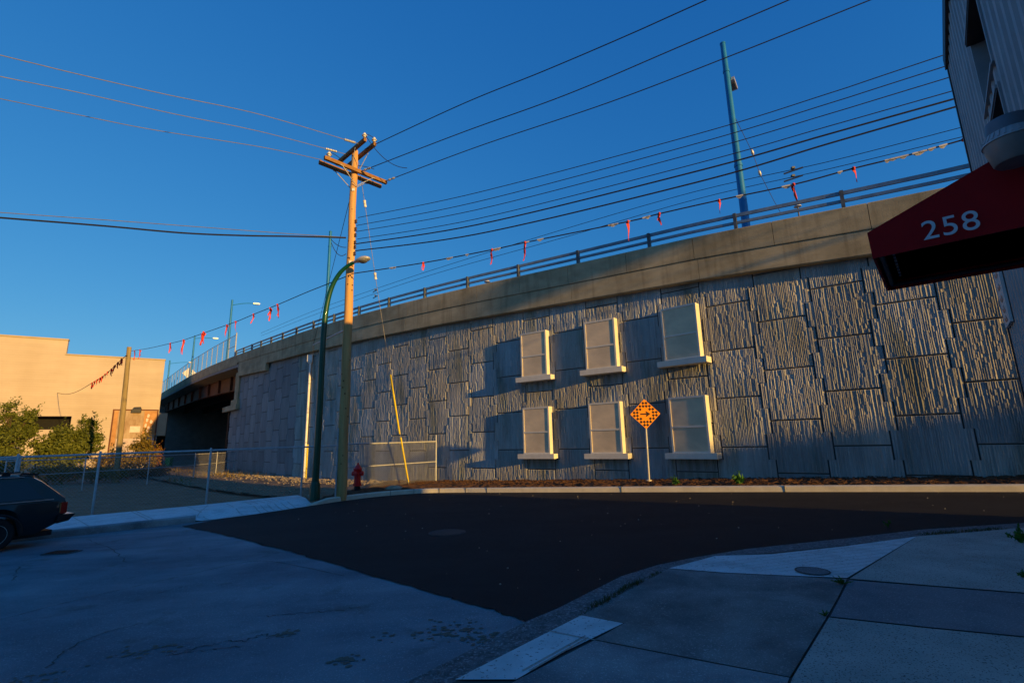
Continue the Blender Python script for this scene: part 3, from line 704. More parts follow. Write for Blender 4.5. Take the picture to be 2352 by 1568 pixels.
for tc, nm, yu, yl in ((7.71, 'left', 0, 0), (4.62, 'middle', 0, 0), (1.53, 'right', R(-6.6), R(-5.2))):
    faux_window(tc, 4.03, 5.93, 3.83, {'left': 'upper false window farthest from the corrugated building, two tan panes and a pale sill', 'middle': 'upper false window in the middle of its row, tan panes and pale sill',
                'right': 'upper false window with blue-grey panes, highest and nearest the corrugated building'}[nm], yu)
    faux_window(tc, .87, 2.75, .68, {'left': 'lower false window under the far one, tan panes and pale sill', 'middle': 'lower false window just left of the checkered sign, tan panes',
                'right': 'lower false window just right of the checkered sign, partly blue-grey panes'}[nm], yl)

# ================================================================== LAMP POLES ON THE OVERPASS
def bridge_lamp(t, off, ztop, r0, r1, label, arm=None, head=True, facing=1):
    b = Vector(W(t, off, top_z(t)-.75)); o = thing('street_lamp', b, label, 'street lamp', 'blue lamp posts on the overpass')
    q = MB(); q.tube([b, (b.x, b.y, b.z+.5*(ztop-b.z)), (b.x, b.y, ztop)], [r0, (r0+r1)/2, r1], 14); q.build('pole', M_blue, o, smooth=True)
    q = MB(); q.lathe([(r1*1.08, 0), (r1*1.08, .05), (r1*.5, .09)], (b.x, b.y, ztop), n=14)
    q.build('pole_cap', M_blue, o, smooth=True)
    for f in (.42, .86):
        q = MB(); zz = b.z+f*(ztop-b.z); rr = r0+(r1-r0)*f; q.lathe([(rr*1.14, 0), (rr*1.14, .10)], (b.x, b.y, zz), n=14); q.build('collar', M_blue, o, smooth=True)
    if arm:
        dv, L_, rise, z_ = arm; dv = Vector(dv).normalized(); p0 = Vector((b.x, b.y, z_)); pts = []
        for i in range(9):
            f = i/8; pts.append(p0+dv*L_*f+Vector((0, 0, rise*math.sin(f*math.pi/2))))
        q = MB(); q.tube(pts, [.045]*9, 8); q.build('arm', M_blue if r0 > .12 else M_galv, o, smooth=True)
        if head:
            q = MB(); e = pts[-1]; hd = (pts[-1]-pts[-2]).normalized(); sdv = hd.cross(Vector((0, 0, 1))).normalized(); uu = sdv.cross(hd)
            q.box(e+hd*.33, (.72, .30, .13), (hd, sdv, uu)); q.box(e+hd*.30+uu*.085, (.5, .2, .05), (hd, sdv, uu)); q.build('lamp_head', M_lamp, o)
            q = MB(); q.box(e+hd*.36-uu*.08, (.42, .24, .04), (hd, sdv, uu)); q.build('lens', M_lens, o)
    return o
rt_dir = (math.sin(R(60)), -math.cos(R(60))+.6, 0)
bridge_lamp(-.68, -1.5, 15.27+HC, .155, .10, 'thick bright blue lamp post rising behind the parapet above the right windows', arm=((.55, .8, 0), .95, -.25, 14.55+HC))
bridge_lamp(27.33, -1.0, 15.45+HC, .13, .10, 'plain blue-green post behind the wooden utility pole, no lamp head in sight')
lv = Vector((.80, .60, 0))
bridge_lamp(57.96, -1.0, 17.35+HC, .15, .11, 'blue lamp post at the near end of the bridge fence with a curved arm', arm=(lv, 2.3, .55, 16.75+HC))
bridge_lamp(82.98, -1.0, 17.4+HC, .15, .11, 'blue lamp post halfway along the bridge fence', arm=(lv, 2.5, .3, 17.0+HC))
bridge_lamp(110.28, -1.0, 17.2+HC, .16, .12, 'farthest blue lamp post at the end of the bridge fence', arm=(lv, 3.2, .5, 16.6+HC))
# two small lamp heads peeping over the parapet
def peep_lamp(u, v, off, label):
    t, z = wall_at(u, v, off); b = Vector(W(t, off, top_z(t)-.75)); o = thing('roadside_lamp', b, label, 'lamp')
    q = MB(); q.tube([b, (b.x, b.y, z-.03)], .035, 8); q.build('pole', M_postm, o)
    q = MB(); q.lathe([(.05, -.02), (.17, 0), (.17, .03), (.12, .09), (.03, .12)], (b.x, b.y, z), n=14); q.build('lamp_head', M_lamp, o, smooth=True)
peep_lamp(1832, 475, -9, 'small round-headed lamp showing between the railing bars beside the thick blue post')
peep_lamp(1119, 648, -3.0, 'small flat lamp head just above the parapet near the middle of the wall')
# road sign on the bridge, seen through its fence
t, z = wall_at(435, 857, -.9); b = Vector(W(t, -.9, top_z(t)-.75)); o = thing('road_sign', b, 'sunlit pale diamond sign standing behind the bridge fence', 'sign')
q = MB(); q.tube([b, (b.x, b.y, z)], .04, 8); q.build('post', M_galv, o)
q = MB(); dr = Vector((.83, .5, 0)).normalized(); nr_ = Vector((dr.y, -dr.x, 0)); c = Vector((b.x, b.y, z))+nr_*.05
q.prism([c-dr*.95, c-Vector((0, 0, .95)), c+dr*.95, c+Vector((0, 0, .95))], nr_*.02); q.build('plate', M_white, o)

# ================================================================== UTILITY POLE
PB = ground_at(783, 1141, .12); PBx, PBy = PB.x, PB.y
PT = Vector((PBx-.02, PBy, 12.62))
up_ = thing('utility_pole', (PBx, PBy, PB.z), 'tall sunlit wooden utility pole with two pairs of crossarms at the kerb', 'utility pole')
q = MB(); nseg = 22; pts = []; rad = []
for i in range(nseg+1):
    f = i/nseg; pts.append(Vector((PBx, PBy, PB.z-.1)).lerp(PT, f)+Vector((.012*math.sin(i*1.3), .012*math.cos(i*.9), 0))); rad.append(.185-.065*f)
q.tube(pts, rad, 18); q.build('pole', M_wood, up_, smooth=True)
for i in range(26):
    z = random.uniform(.8, 11.5); a = random.uniform(-1.2, 1.2); f = (z-PB.z)/(PT.z-PB.z); r_ = .185-.065*f
    c = Vector((PBx+math.sin(a)*r_*.99, PBy-math.cos(a)*r_*.99, z)); kn = MB(); kn.lathe([(.03, -.006), (.022, .006), (.008, .01)], c, (math.sin(a), -math.cos(a), 0), 8); kn.build('knot', M_knot, up_)
adir = Vector((.69, .724, 0)).normalized(); aside = Vector((adir.y, -adir.x, 0))
bdir = Vector((math.cos(R(136)), math.sin(R(136)), 0)); bside = Vector((bdir.y, -bdir.x, 0))
zA, zB = 11.68, 12.48
AC = Vector((PBx, PBy, zA)); BC = Vector((PBx, PBy, zB))
for sgn in (1, -1):
    q = MB(); q.beam(AC+aside*.21*sgn-adir*1.30, AC+aside*.21*sgn+adir*1.28, .11, .135); q.build('crossarm', M_arm, up_)
    q = MB(); q.beam(BC+bside*.20*sgn-bdir*1.12, BC+bside*.20*sgn+bdir*1.12, .11, .135); q.build('crossarm', M_arm, up_)
for sgn in (1, -1):
    q = MB(); c = AC+aside*.28*sgn; low = c+Vector((0, 0, -.62))-aside*.10*sgn
    q.tube([c-adir*.72+Vector((0, 0, -.06)), c-adir*.62+Vector((0, 0, -.08)), low, c+adir*.62+Vector((0, 0, -.08)), c+adir*.72+Vector((0, 0, -.06))], .018, 6); q.build('brace', M_galv, up_)
    q = MB(); c = BC+bside*.27*sgn; q.tube([c-bdir*.5+Vector((0, 0, -.07)), BC+bside*.13*sgn+Vector((0, 0, -.75))], .015, 6); q.build('brace', M_galv, up_)
def insul(base, mat_=M_porc, s=1.0, ax=(0, 0, 1)):
    q = MB(); q.lathe([(.012*s, 0), (.012*s, .05*s), (.055*s, .055*s), (.06*s, .08*s), (.04*s, .085*s), (.055*s, .10*s), (.095*s, .11*s), (.10*s, .125*s), (.05*s, .15*s), (.045*s, .19*s), (.055*s, .20*s), (.03*s, .23*s)], base, ax, 14)
    q.build('insulator', mat_, up_, smooth=True)
topA = Vector((0, 0, .0675))
IP = [BC+bside*.20-bdir*1.05+topA, BC-bside*.20-bdir*1.05+topA, AC+aside*.0-adir*1.13+topA+aside*.21, AC-aside*.21-adir*.25+topA]
for p in IP: insul(p)
# spool insulators down the side that faces the overpass street
sdir = Vector((math.sin(R(62)), -math.cos(R(62)), 0))
attach_z = [9.63, 9.32, 9.08, 8.79, 8.61, 8.35]
SP = []
for z in attach_z:
    c = Vector((PBx, PBy, z))+sdir*.19; SP.append(c+sdir*.03)
    q = MB(); q.lathe([(.03, -.055), (.05, -.05), (.03, -.02), (.03, .02), (.05, .05), (.03, .055)], c, (0, 0, 1), 10); q.beam(c-sdir*.08+Vector((0, 0, .06)), c+sdir*.02+Vector((0, 0, .06)), .03, .015); q.beam(c-sdir*.08-Vector((0, 0, .06)), c+sdir*.02-Vector((0, 0, .06)), .03, .015)
    q.build('insulator', M_dkporc, up_)
for z in (10.9, 8.0):
    q = MB(); q.box((PBx+.03, PBy-.15, z), (.10, .02, .11)); q.build('tag_plate', M_white, up_)
q = MB(); q.tube([(PBx-.13, PBy-.16, PB.z-.05), (PBx-.13, PBy-.155, 2.0)], .03, 8); q.build('conduit', M_galv, up_)
# jumper loops
def sagpts(a, b, sag, n=12, d=Vector((0, 0, -1))):
    a, b = Vector(a), Vector(b); return [a.lerp(b, i/n)+d*sag*4*(i/n)*(1-i/n) for i in range(n+1)]
def jump(p_):
    jp = MB(); jp.tube(p_, .012, 5); jp.build('jumper_cable', M_wire, up_)
h_ = Vector((0, 0, .2))
jump(sagpts(IP[0]+h_, IP[1]+h_, -.03))
jump(sagpts(IP[1]+h_, on_line(935, 386, (PBx, PBy), (9.5, 10.6)), .35, 16))
jump(sagpts(IP[2]+h_, IP[3]+h_, -.12))
jump(sagpts(IP[3]+h_, AC+aside*.3+adir*.55+Vector((.1, 0, .25)), -.08))
jump(sagpts((PBx-.75, PBy-.1, 8.95), (PBx-.15, PBy-.1, 8.6), .1))
jump(sagpts((PBx-.72, PBy-.1, 8.8), (PBx-.15, PBy-.1, 8.35), .25))

# strut of the sidewalk guy
stA = on_line(719.6, 792, (PBx, PBy), (-12.5, 30.0)); stB = Vector((PBx, PBy, 0)); stB = on_line(784, 774, (PBx-.01, PBy), (-12.5, 30.0))
q = MB(); q.tube([Vector((PBx, PBy, stB.z)), stA], .035, 8); q.build('guy_strut', M_galv, up_)

# ================================================================== WIRES
def wire_px(A, B, px, name, r, material, label, group, ext=1.0, n_int=10, cat='wire', start=None):
    "a cable in the upright plane through plan points A and B, measured at several sight lines"
    P_ = [on_line(u, v, A, B) for u, v in px]
    if start is not None: P_[0] = Vector(start)
    if ext: P_.append(P_[-1]+(P_[-1]-P_[-2]).normalized()*ext)
    pts = smooth_path(P_, n_int); o = thing(name, P_[0], label, cat, group)
    q = MB(); q.tube(pts, r, 6); q.build('cable', material, o, smooth=True); return o, pts
def inline_insulator(o, pts, d0, L_=.42, r=.05, material=M_lamp, ribs=7):
    acc = 0; 
    for a, b in zip(pts[:-1], pts[1:]):
        l = (b-a).length
        if acc+l > d0: c = a.lerp(b, (d0-acc)/l); break
        acc += l
    ax = (b-a).normalized(); prof = []
    for k in range(ribs): prof += [(r*.45, k*L_/ribs), (r, (k+.3)*L_/ribs), (r, (k+.6)*L_/ribs)]
    q = MB(); q.lathe(prof+[(r*.4, L_)], c, ax, 10); q.build('strain_insulator', material, o, smooth=True)
P2 = (PBx, PBy)
Lg = 'bare cables running left from the crossarms'
bA = (IP[0].x-.15, IP[0].y+.1)
o, p = wire_px((BC-bdir*.7).xy, (-12.3, 10.2), [(820, 300), (600, 264), (380, 217), (180, 171), (0, 127)], 'power_cable', .011, M_wirel, 'topmost pale cable running left from the upper crossarm', Lg, 6, start=BC-bdir*.7+bside*(-.26)); inline_insulator(o, p, .12)
o, p = wire_px((BC+bdir*.5).xy, (-13.2, 11.1), [(768, 328), (600, 303), (400, 262), (200, 217), (0, 176)], 'power_cable', .011, M_wirel, 'middle pale cable of the three running left from the crossarms', Lg, 6, start=BC+bdir*.25-bside*.26); inline_insulator(o, p, .35)
o, p = wire_px((AC-adir*1.3).xy, (-14.4, 12.1), [(726, 352), (600, 338), (350, 298), (170, 262), (0, 227)], 'power_cable', .011, M_wirel, 'lowest pale cable of the three running left from the crossarms', Lg, 6, start=AC-adir*1.3)
wire_px(P2, (-15.6, 14.0), [(795, 545), (680, 538), (560, 529), (280, 508), (0, 488)], 'messenger_cable', .012, M_wirel, 'thin pale messenger cable running left from halfway up the utility pole', 'cables running left from halfway up', 6)
wire_px((PBx, PBy-.05), (-15.6, 13.95), [(795, 546), (680, 543), (560, 541), (420, 535), (240, 519), (0, 500)], 'service_cable', .028, M_wire, 'thick black bundled cable running left from halfway up the utility pole', 'cables running left from halfway up', 6)
Rg = 'cables rising right from the crossarms'
o, p = wire_px((BC-bdir*.9).xy, (5.1, 10.4), [(868, 310), (1060, 240), (1250, 163), (1440, 82), (1623, 0)], 'power_cable', .015, M_wire, 'topmost black cable rising right from the crossarms', Rg, 8, start=BC-bdir*.55+bside*.1)
o, p = wire_px((AC+adir*.1).xy, (7.2, 10.5), [(852, 370), (1060, 305), (1300, 218), (1560, 108), (1813, 0)], 'power_cable', .015, M_wire, 'middle black cable rising right from the crossarms', Rg, 8, start=AC+adir*.12+aside*.26); inline_insulator(o, p, .15, .35, .045, ribs=2)
o, p = wire_px((AC+adir*1.2).xy, (9.6, 10.6), [(884, 400), (1100, 336), (1400, 235), (1700, 120), (2000, 0)], 'power_cable', .015, M_wire, 'lowest black cable rising right from the crossarms', Rg, 8, start=AC+adir*1.18+aside*.26); inline_insulator(o, p, .15, .35, .045, ribs=2)
Mg = 'cables running right from the stack of spool insulators'
ordn = ['first (topmost)', 'second', 'third', 'fourth', 'fifth', 'sixth (lowest)']
mid = [((822, 500), (1094, 443), (1599, 308.6), (1900, 216), (2167, 127)), ((819, 518), (1094, 464), (1599, 330), (1900, 239), (2170, 153)), ((818, 532), (1094, 482), (1599, 351), (1900, 263), (2177, 179)),
       ((821, 549), (1094, 503), (1599, 376), (1900, 291), (2185, 210)), ((818, 560), (1094, 516.5), (1599, 393.7), (1900, 309), (2189, 228)), ((816, 576), (1094, 538), (1599, 407+12), (1900, 331), (2193, 246))]
for k, px in enumerate(mid):
    wire_px((PBx+.1, PBy-.06), (9.6+.05*k, 9.3), px, 'service_cable' if k > 3 else 'secondary_cable', .020 if k > 3 else .011, M_wire, ordn[k]+' of the six black cables running right from the insulator stack', Mg, 12)
# trolley wires above the overpass roadway, following its bend
Tg = 'trolley wires over the overpass'
for k, px in enumerate([((2205, 293.5), (1900, 372), (1599, 439.5), (1300, 525), (988, 621.6), (807, 682.6), (700, 722), (599, 765)), ((2212, 314), (1900, 389), (1599, 457.6), (1300, 544), (988, 632), (808, 692.6), (700, 731), (600, 771))]):
    P_ = []
    for u, v in px:
        t, z = wall_at(u, v, -4.2-.6*k); P_.append(Vector(W(t, -4.2-.6*k, z)))
    P_.insert(0, P_[0]+(P_[0]-P_[1])*.6)
    o = thing('trolley_wire', P_[1], ['upper', 'lower'][k]+' thin trolley wire sweeping over the overpass behind the railing', 'wire', Tg)
    q = MB(); q.tube(smooth_path(P_, 6), .014, 5); q.build('cable', M_wire, o, smooth=True)
    for (u, v) in ((1822, 392+18*k), (862, 668+14*k)):
        t, z = wall_at(u, v, -4.2-.6*k); c = Vector(W(t, -4.2-.6*k, z)); q = MB(); d1 = Vector(W(t+.35, -4.2-.6*k, z-.02))-Vector(W(t-.35, -4.2-.6*k, z+.02))
        q.beam(c-d1*.5, c+d1*.5, .05, .05); q.box(c+Vector((0, 0, .12)), (.12, .12, .08)); q.build('wire_hanger', M_postm, o)
# span wire from the blue post carrying the hangers
bp = Vector(W(-.68, -1.5, 0))
A_ = Vector((bp.x, bp.y, 0)); far = Vector(W(-3.5, -14, 0))
pp = [on_line(1706, 290, A_.xy, far.xy), on_line(1728, 350, A_.xy, far.xy), on_line(1745, 398, A_.xy, far.xy), on_line(1778, 462, A_.xy, far.xy), on_line(1795, 492, A_.xy, far.xy)]
pp[0] = Vector((bp.x+.1, bp.y, pp[0].z))
o = thing('span_wire', pp[0], 'thin span wire with small white insulators slanting down from the thick blue post', 'wire')
q = MB(); q.tube(pp, .010, 5); q.build('cable', M_wire, o)
for f in (1, 2): q = MB(); q.lathe([(.02, -.12), (.05, -.08), (.055, .06), (.02, .12)], pp[f], (pp[2]-pp[1]).normalized(), 10); q.build('insulator', M_lamp, o, smooth=True)

# guy wires
Gg = 'guy wires of the utility pole'
g2 = ground_at(939, 1114, .1)
plan = (g2.x, g2.y)
pts = [on_line(833, 385, P2, plan), on_line(838, 468, P2, plan), on_line(862, 634, P2, plan), on_line(897, 860, P2, plan), g2]
pts[0] = Vector((PBx+.1, PBy+.12, pts[0].z))
o = thing('guy_wire', pts[0], 'slanting guy wire in front of the wall with two yellow guards near its foot', 'guy wire', Gg)
q = MB(); q.tube(pts, .010, 6); q.build('cable', M_strand, o)
for i in (1, 2): q = MB(); q.lathe([(.02, -.14), (.06, -.13), (.045, -.02), (.06, .0), (.045, .02), (.06, .13), (.02, .14)], pts[i], (pts[2]-pts[1]).normalized(), 10); q.build('strain_insulator', M_porc, o, smooth=True)
q = MB(); q.tube([on_line(897, 860, P2, plan), on_line(918, 996, P2, plan)], .036, 10); q.build('guard', M_yel, o, smooth=True)
q = MB(); q.tube([on_line(920.5, 1004, P2, plan), on_line(938, 1106, P2, plan)], .034, 10); q.build('guard', M_yel, o, smooth=True)
q = MB(); q.tube([pts[3].lerp(g2, .93), g2-Vector((0, 0, .2))], .02, 6); q.build('anchor_rod', M_postm, o)
g1 = on_line(703, 1106, P2, (-12.5, 30.0)); g1 = Vector((stA.x, stA.y, gz(stA.x, stA.y)))
o = thing('guy_wire', (PBx, PBy, 10.9), 'guy wire left of the utility pole, dropping from a strut past the white drain pipe', 'guy wire', Gg)
q = MB(); q.tube([Vector((PBx-.1, PBy+.05, 10.9)), stA+Vector((0, 0, .02)), g1], .011, 6); q.build('cable', M_wire, o)
q = MB(); q.tube([Vector((g1.x, g1.y, g1.z+.25)), Vector((g1.x, g1.y, g1.z+2.2))], .05, 8); q.build('guard', M_yel, o, smooth=True)

# pennant line with tatters and red ribbons
wpole = ground_at(266, 1103, .05); WPX, WPY = wpole.x, wpole.y
WPT = at_y(297, 797, WPY)
secR = [(812, 628), (970, 604), (1130, 573.5), (1206, 557), (1442, 509), (1514, 491), (1651, 460), (1822, 424), (1960, 387), (2100, 353), (2213, 321)]
secM = [(812, 628), (745, 655), (700, 673), (637, 700), (582, 722), (541, 739), (470, 764), (421, 781), (391, 788.5), (340, 800), (300, 806)]
secL = [(291, 815), (270, 834), (250, 853), (235, 865), (210, 880), (185, 895), (165, 903), (148, 905), (135, 902)]
pA, pB, pC = (PBx+.05, PBy-.2), (9.8, 9.5), (WPX+.1, WPY-.1)
BN = Vector((.56, -.83)); BC0 = BN.dot(Vector((-.73*65, 65.)))
def on_bld(u, v, out=0.0):
    d = ray(u, v); k = (BC0+out)/(BN.x*d.x+BN.y*d.y); return Vector((d.x*k, d.y*k, HC+d.z*k))
bw = on_bld(132, 902)
R3 = [on_line(u, v, pA, pB) for u, v in secR]; M3 = [on_line(u, v, pA, pC) for u, v in secM]; L3 = [on_line(u, v, (WPX, WPY), (bw.x, bw.y)) for u, v in secL]
L3[-1] = bw
def line_thing(pts3, label, r=.016, ext=0.0, scraps=0, skip=0.0):
    P_ = list(pts3)
    if ext: P_.append(P_[-1]+(P_[-1]-P_[-2]).normalized()*ext)
    o = thing('pennant_line', P_[0], label, 'pennant line'); sp = smooth_path(P_, 5); q = MB(); q.tube(sp, r, 6); q.build('cord', M_wire, o, smooth=True)
    for _ in range(scraps):
        i = random.randrange(int(len(sp)*skip)+1, len(sp)-2); a, b = sp[i], sp[i+1]; d = (b-a).normalized(); w = random.uniform(.08, .26); h = random.uniform(.015, .055)
        side = Vector((-d.y, d.x, 0)).normalized()*.012
        q = MB(); c = a.lerp(b, random.random()); dn = Vector((random.uniform(-.3, .3)*h, .02, -h-r))
        q.prism([c-d*w/2-side*.5, c-d*w*.3+dn*.7-side*.5, c+d*.02*w+dn-side*.5, c+d*w*.3+dn*.45-side*.5, c+d*w/2-side*.5], side*.5)
        q.prism([c-d*w/2+Vector((0, 0, -r)), c+d*w/2+Vector((0, 0, -r)), c+d*w/2+Vector((0, 0, r*1.1)), c-d*w/2+Vector((0, 0, r*1.1))], -side*1.6)
        q.build('pennant_scrap', M_scrap, o)
    return o
line_thing(R3, 'pennant line with pale tatters between the utility pole and the corrugated building', .017, 6, 30, .05)
line_thing(M3, 'pennant line slung from the utility pole down to the bare wooden pole', .016, 0)
line_thing(L3, 'slack pennant line from the bare wooden pole to the cream building', .025, 0)
def ribbon(p, L_, label, group, wide=1.0, thick=1.0):
    o_ = MB(); strips_ = random.choice([1, 2, 2, 3]); p = Vector(p)
    for s_i in range(strips_):
        l = L_*(1.0 if s_i == 0 else random.uniform(.55, .95)); w = .034*wide*random.uniform(.8, 1.2); x0 = random.uniform(-.03, .03)*wide; sw = random.uniform(-.16, .16)*L_; ph = random.uniform(0, 6)
        n = 8; vs = []
        for i in range(n+1):
            f = i/n; a = ph+f*random.uniform(1.0, 1.6)*1.6; ww = w*(1-.55*f)*(1+.25*math.sin(9*f+ph))
            cx = p.x+x0+sw*f*f+.02*math.sin(5*f+ph); cy = p.y+.03*s_i+.02*math.cos(4*f+ph); z = p.z-l*f
            ax, ay = math.cos(a*.5)*ww, math.sin(a*.5)*ww
            vs += [(cx-ax, cy-ay, z), (cx+ax, cy+ay, z), (cx+ax-ay*.12, cy+ay+.006+ax*.12, z), (cx-ax-ay*.12, cy-ay+.006+ax*.12, z)]
        fs = [(i*4+k, i*4+(k+1) % 4, (i+1)*4+(k+1) % 4, (i+1)*4+k) for i in range(n) for k in range(4)]+[(3, 2, 1, 0), (n*4, n*4+1, n*4+2, n*4+3)]
        o_.add(vs, fs)
    o_.lathe([(.02, -.03), (.045*wide, -.01), (.045*wide, .02), (.02, .04)], p, (1, 0, .2), 8)
    ob = o_.build('ribbon', M_ribbon); return tag(ob, label, 'ribbon', group)
words = ['first', 'second', 'third', 'fourth', 'fifth', 'sixth', 'seventh', 'eighth', 'ninth', 'tenth', 'eleventh', 'twelfth']
rr = [(972, 604, 22), (1130, 573.5, 34), (1206, 557, 42), (1442, 509, 46), (1514, 491, 26), (1651, 461, 30), (1822, 424, 38), (1960, 387, 33), (2213, 321, 32)]
for i, (u, v, l) in enumerate(rr):
    p = on_line(u, v, pA, pB); L_ = (on_line(u, v, pA, pB)-on_line(u, v+l, pA, pB)).length
    ribbon(p, L_, words[i]+' red ribbon to the right of the utility pole on the pennant line', 'red ribbons right of the utility pole', 1.0)
rm = [(637, 700, 29), (620, 708, 28), (582, 722, 20), (541, 739, 26), (521, 747, 26), (468, 765, 26), (421, 781, 30), (391, 788.5, 20), (321, 804, 18), (309, 806, 18)]
for i, (u, v, l) in enumerate(rm):
    p = on_line(u, v, pA, pC); L_ = (p-on_line(u, v+l, pA, pC)).length
    ribbon(p, L_, words[i]+' red ribbon to the left of the utility pole on the pennant line', 'red ribbons between the two poles', 1.25 if i != 5 else 2.6)
rl = [(279, 825, 13), (271, 833, 11), (264, 840, 12), (256, 848, 13), (248, 854.5, 9), (241, 860, 9), (235, 865, 10), (230, 868.5, 9), (224, 872, 10), (217, 876.5, 10), (211, 880, 11)]
for i, (u, v, l) in enumerate(rl):
    p = on_line(u, v, (WPX, WPY), (bw.x, bw.y)); L_ = (p-on_line(u, v+l, (WPX, WPY), (bw.x, bw.y))).length
    ribbon(p, L_, words[i]+' ribbon down the slack line from the bare pole to the cream building', 'ribbons on the slack line', 1.9)

# ================================================================== GREEN STREET LAMP
LB = ground_at(722, 1148, .10)
gl = thing('street_lamp', LB, 'dark green street lamp with a curved arm beside the utility pole', 'street lamp')
sec = [on_line(u, v, (LB.x, LB.y), (LB.x+2, LB.y-.55)) for u, v in ((722, 1146), (733, 960), (741, 800), (746, 735), (753, 690), (764, 655), (780, 628), (797, 612), (812, 603))]
q = MB(); sp = smooth_path(sec, 5); n = len(sp); q.tube(sp, [.115-.055*i/(n-1) for i in range(n)], 14); q.build('pole', M_green, gl, smooth=True)
q = MB(); q.lathe([(.17, 0), (.165, .5), (.13, .6)], (LB.x, LB.y, LB.z-.02), n=14); q.build('base_sleeve', M_green, gl, smooth=True)
hd = (sp[-1]-sp[-3]).normalized(); hd = Vector((hd.x, hd.y, hd.z*.35)).normalized(); sdv = hd.cross(Vector((0, 0, 1))).normalized(); uu = sdv.cross(hd)
q = MB(); vs = []; NN = 12; sects = [(0, .05, .05), (.12, .07, .06), (.25, .14, .10), (.42, .19, .13), (.58, .17, .11), (.68, .10, .06), (.71, .02, .02)]
for (x, w, h) in sects:
    for k in range(NN):
        a = 2*math.pi*k/NN; vs.append(sp[-1]+hd*(x-.05)+sdv*w*math.cos(a)+uu*(h*math.sin(a) if math.sin(a) > 0 else h*.45*math.sin(a)))
q.add(vs, [(i*NN+k, i*NN+(k+1) % NN, (i+1)*NN+(k+1) % NN, (i+1)*NN+k) for i in range(len(sects)-1) for k in range(NN)]+[tuple(range(NN)), tuple(range((len(sects)-1)*NN, len(sects)*NN))])
q.build('lamp_head', M_lamp, gl, smooth=True)
q = MB(); q.lathe([(.15, 0), (.15, -.03), (.10, -.06), (.02, -.07)], sp[-1]+hd*.38-uu*.035, uu, 14); q.build('lens', M_lens, gl, smooth=True)

# ================================================================== DRAIN PIPE, HYDRANT, SIGN
t, _ = wall_at(698, 1100, .14); tz, z1_ = wall_at(705, 832, .14)
b = Vector(W(t, .14, gz(*WP(t, .14)))); o = thing('drain_pipe', b, 'white drain pipe with a box head running down the wall', 'pipe')
q = MB(); q.tube([b-Vector((0, 0, .1)), (b.x, b.y, z1_)], .075, 14); q.build('pipe', M_white, o, smooth=True)
q = MB(); q.box((b.x, b.y, z1_+.2), (.36, .30, .44)); q.prism([(b.x-.18, b.y-.15, z1_-.02), (b.x+.18, b.y-.15, z1_-.02), (b.x+.1, b.y-.1, z1_-.16), (b.x-.1, b.y-.1, z1_-.16)], (0, .25, 0)); q.build('rain_head', M_white, o)
for f in (.3, .55, .8):
    q = MB(); q.lathe([(.095, 0), (.095, .06)], (b.x, b.y, b.z+(z1_-b.z)*f), n=14); q.build('bracket', M_galv, o)

HB = ground_at(820, 1131, .08); o = thing('fire_hydrant', HB, 'red fire hydrant with a black base standing on the mulch', 'hydrant')
hz = at_y(820, 1062, HB.y).z-HB.z; k = hz/1.05
q = MB(); q.lathe([(.115*k, -.1), (.115*k, .19*k), (.10*k, .20*k), (.10*k, .24*k)], HB, n=18); q.build('base', M_blackp, o, smooth=True)
q = MB(); q.lathe([(.155*k, .24*k), (.155*k, .275*k), (.12*k, .28*k), (.12*k, .63*k), (.145*k, .645*k), (.145*k, .69*k), (.135*k, .70*k), (.145*k, .78*k), (.155*k, .80*k), (.155*k, .84*k), (.12*k, .88*k), (.085*k, .945*k), (.05*k, .965*k), (.045*k, 1.0*k), (.03*k, 1.05*k)], HB, n=20)
q.build('barrel', M_red, o, smooth=True)
for dx, dy in ((1, -.2), (-1, .2), (-.2, -1)):
    d = Vector((dx, dy, 0)).normalized(); q = MB(); q.lathe([(.07*k, 0), (.07*k, .15*k), (.085*k, .155*k), (.085*k, .20*k), (.03*k, .205*k), (.03*k, .23*k)], HB+Vector((0, 0, .67*k)), d, 12); q.build('outlet_cap', M_red, o, smooth=True)
q = MB()
for i in range(8):
    a = 2*math.pi*i/8; q.lathe([(.015, 0), (.015, .03), (.006, .032)], HB+Vector((math.cos(a)*.137*k, math.sin(a)*.137*k, .275*k)), n=6)
q.build('flange_bolt', M_red, o)

SB = at_y(1491, 1104, 16.5); o = thing('checkerboard_sign', SB, 'orange diamond sign with a black checkered border and arrow in front of the wall', 'sign')
sc = at_y(1482, 950.5, SB.y); hd_ = (at_y(1516, 950, SB.y)-at_y(1448, 950, SB.y)).length/2
sr = Vector((math.cos(R(6)), -math.sin(R(6)), 0)); sn = Vector((-math.sin(R(6)), -math.cos(R(6)), 0)); su = Vector((0, 0, 1))
e1 = (sr+su)/math.sqrt(2); e2 = (su-sr)/math.sqrt(2); S_ = hd_*math.sqrt(2)
def sgn_pt(a, b, d=0): return sc+e1*(a-.5)*S_+e2*(b-.5)*S_+sn*d
q = MB(); rc = .045; poly = []
for (ca, cb, a0) in ((1-rc, 1-rc, 0), (rc, 1-rc, 90), (rc, rc, 180), (1-rc, rc, 270)):
    for j in range(5):
        a = R(a0+22.5*j); poly.append(sgn_pt(ca+rc*math.cos(a), cb+rc*math.sin(a), .012))
q.prism(poly, -sn*.006); q.build('plate', M_orange, o)
q = MB(); n = 9; mg = .03; cs = (1-2*mg)/n
for i in range(n):
    for j in range(n):
        if (i+j) % 2 == 0: continue
        if 2 <= i <= 6 and 2 <= j <= 6: continue
        a, b_ = mg+i*cs, mg+j*cs; q.quad(sgn_pt(a, b_, .0155), sgn_pt(a+cs, b_, .0155), sgn_pt(a+cs, b_+cs, .0155), sgn_pt(a, b_+cs, .0155))
q.build('checker_border', M_blackp, o)
q = MB(); z_ = sn*.016; L_ = hd_*.33
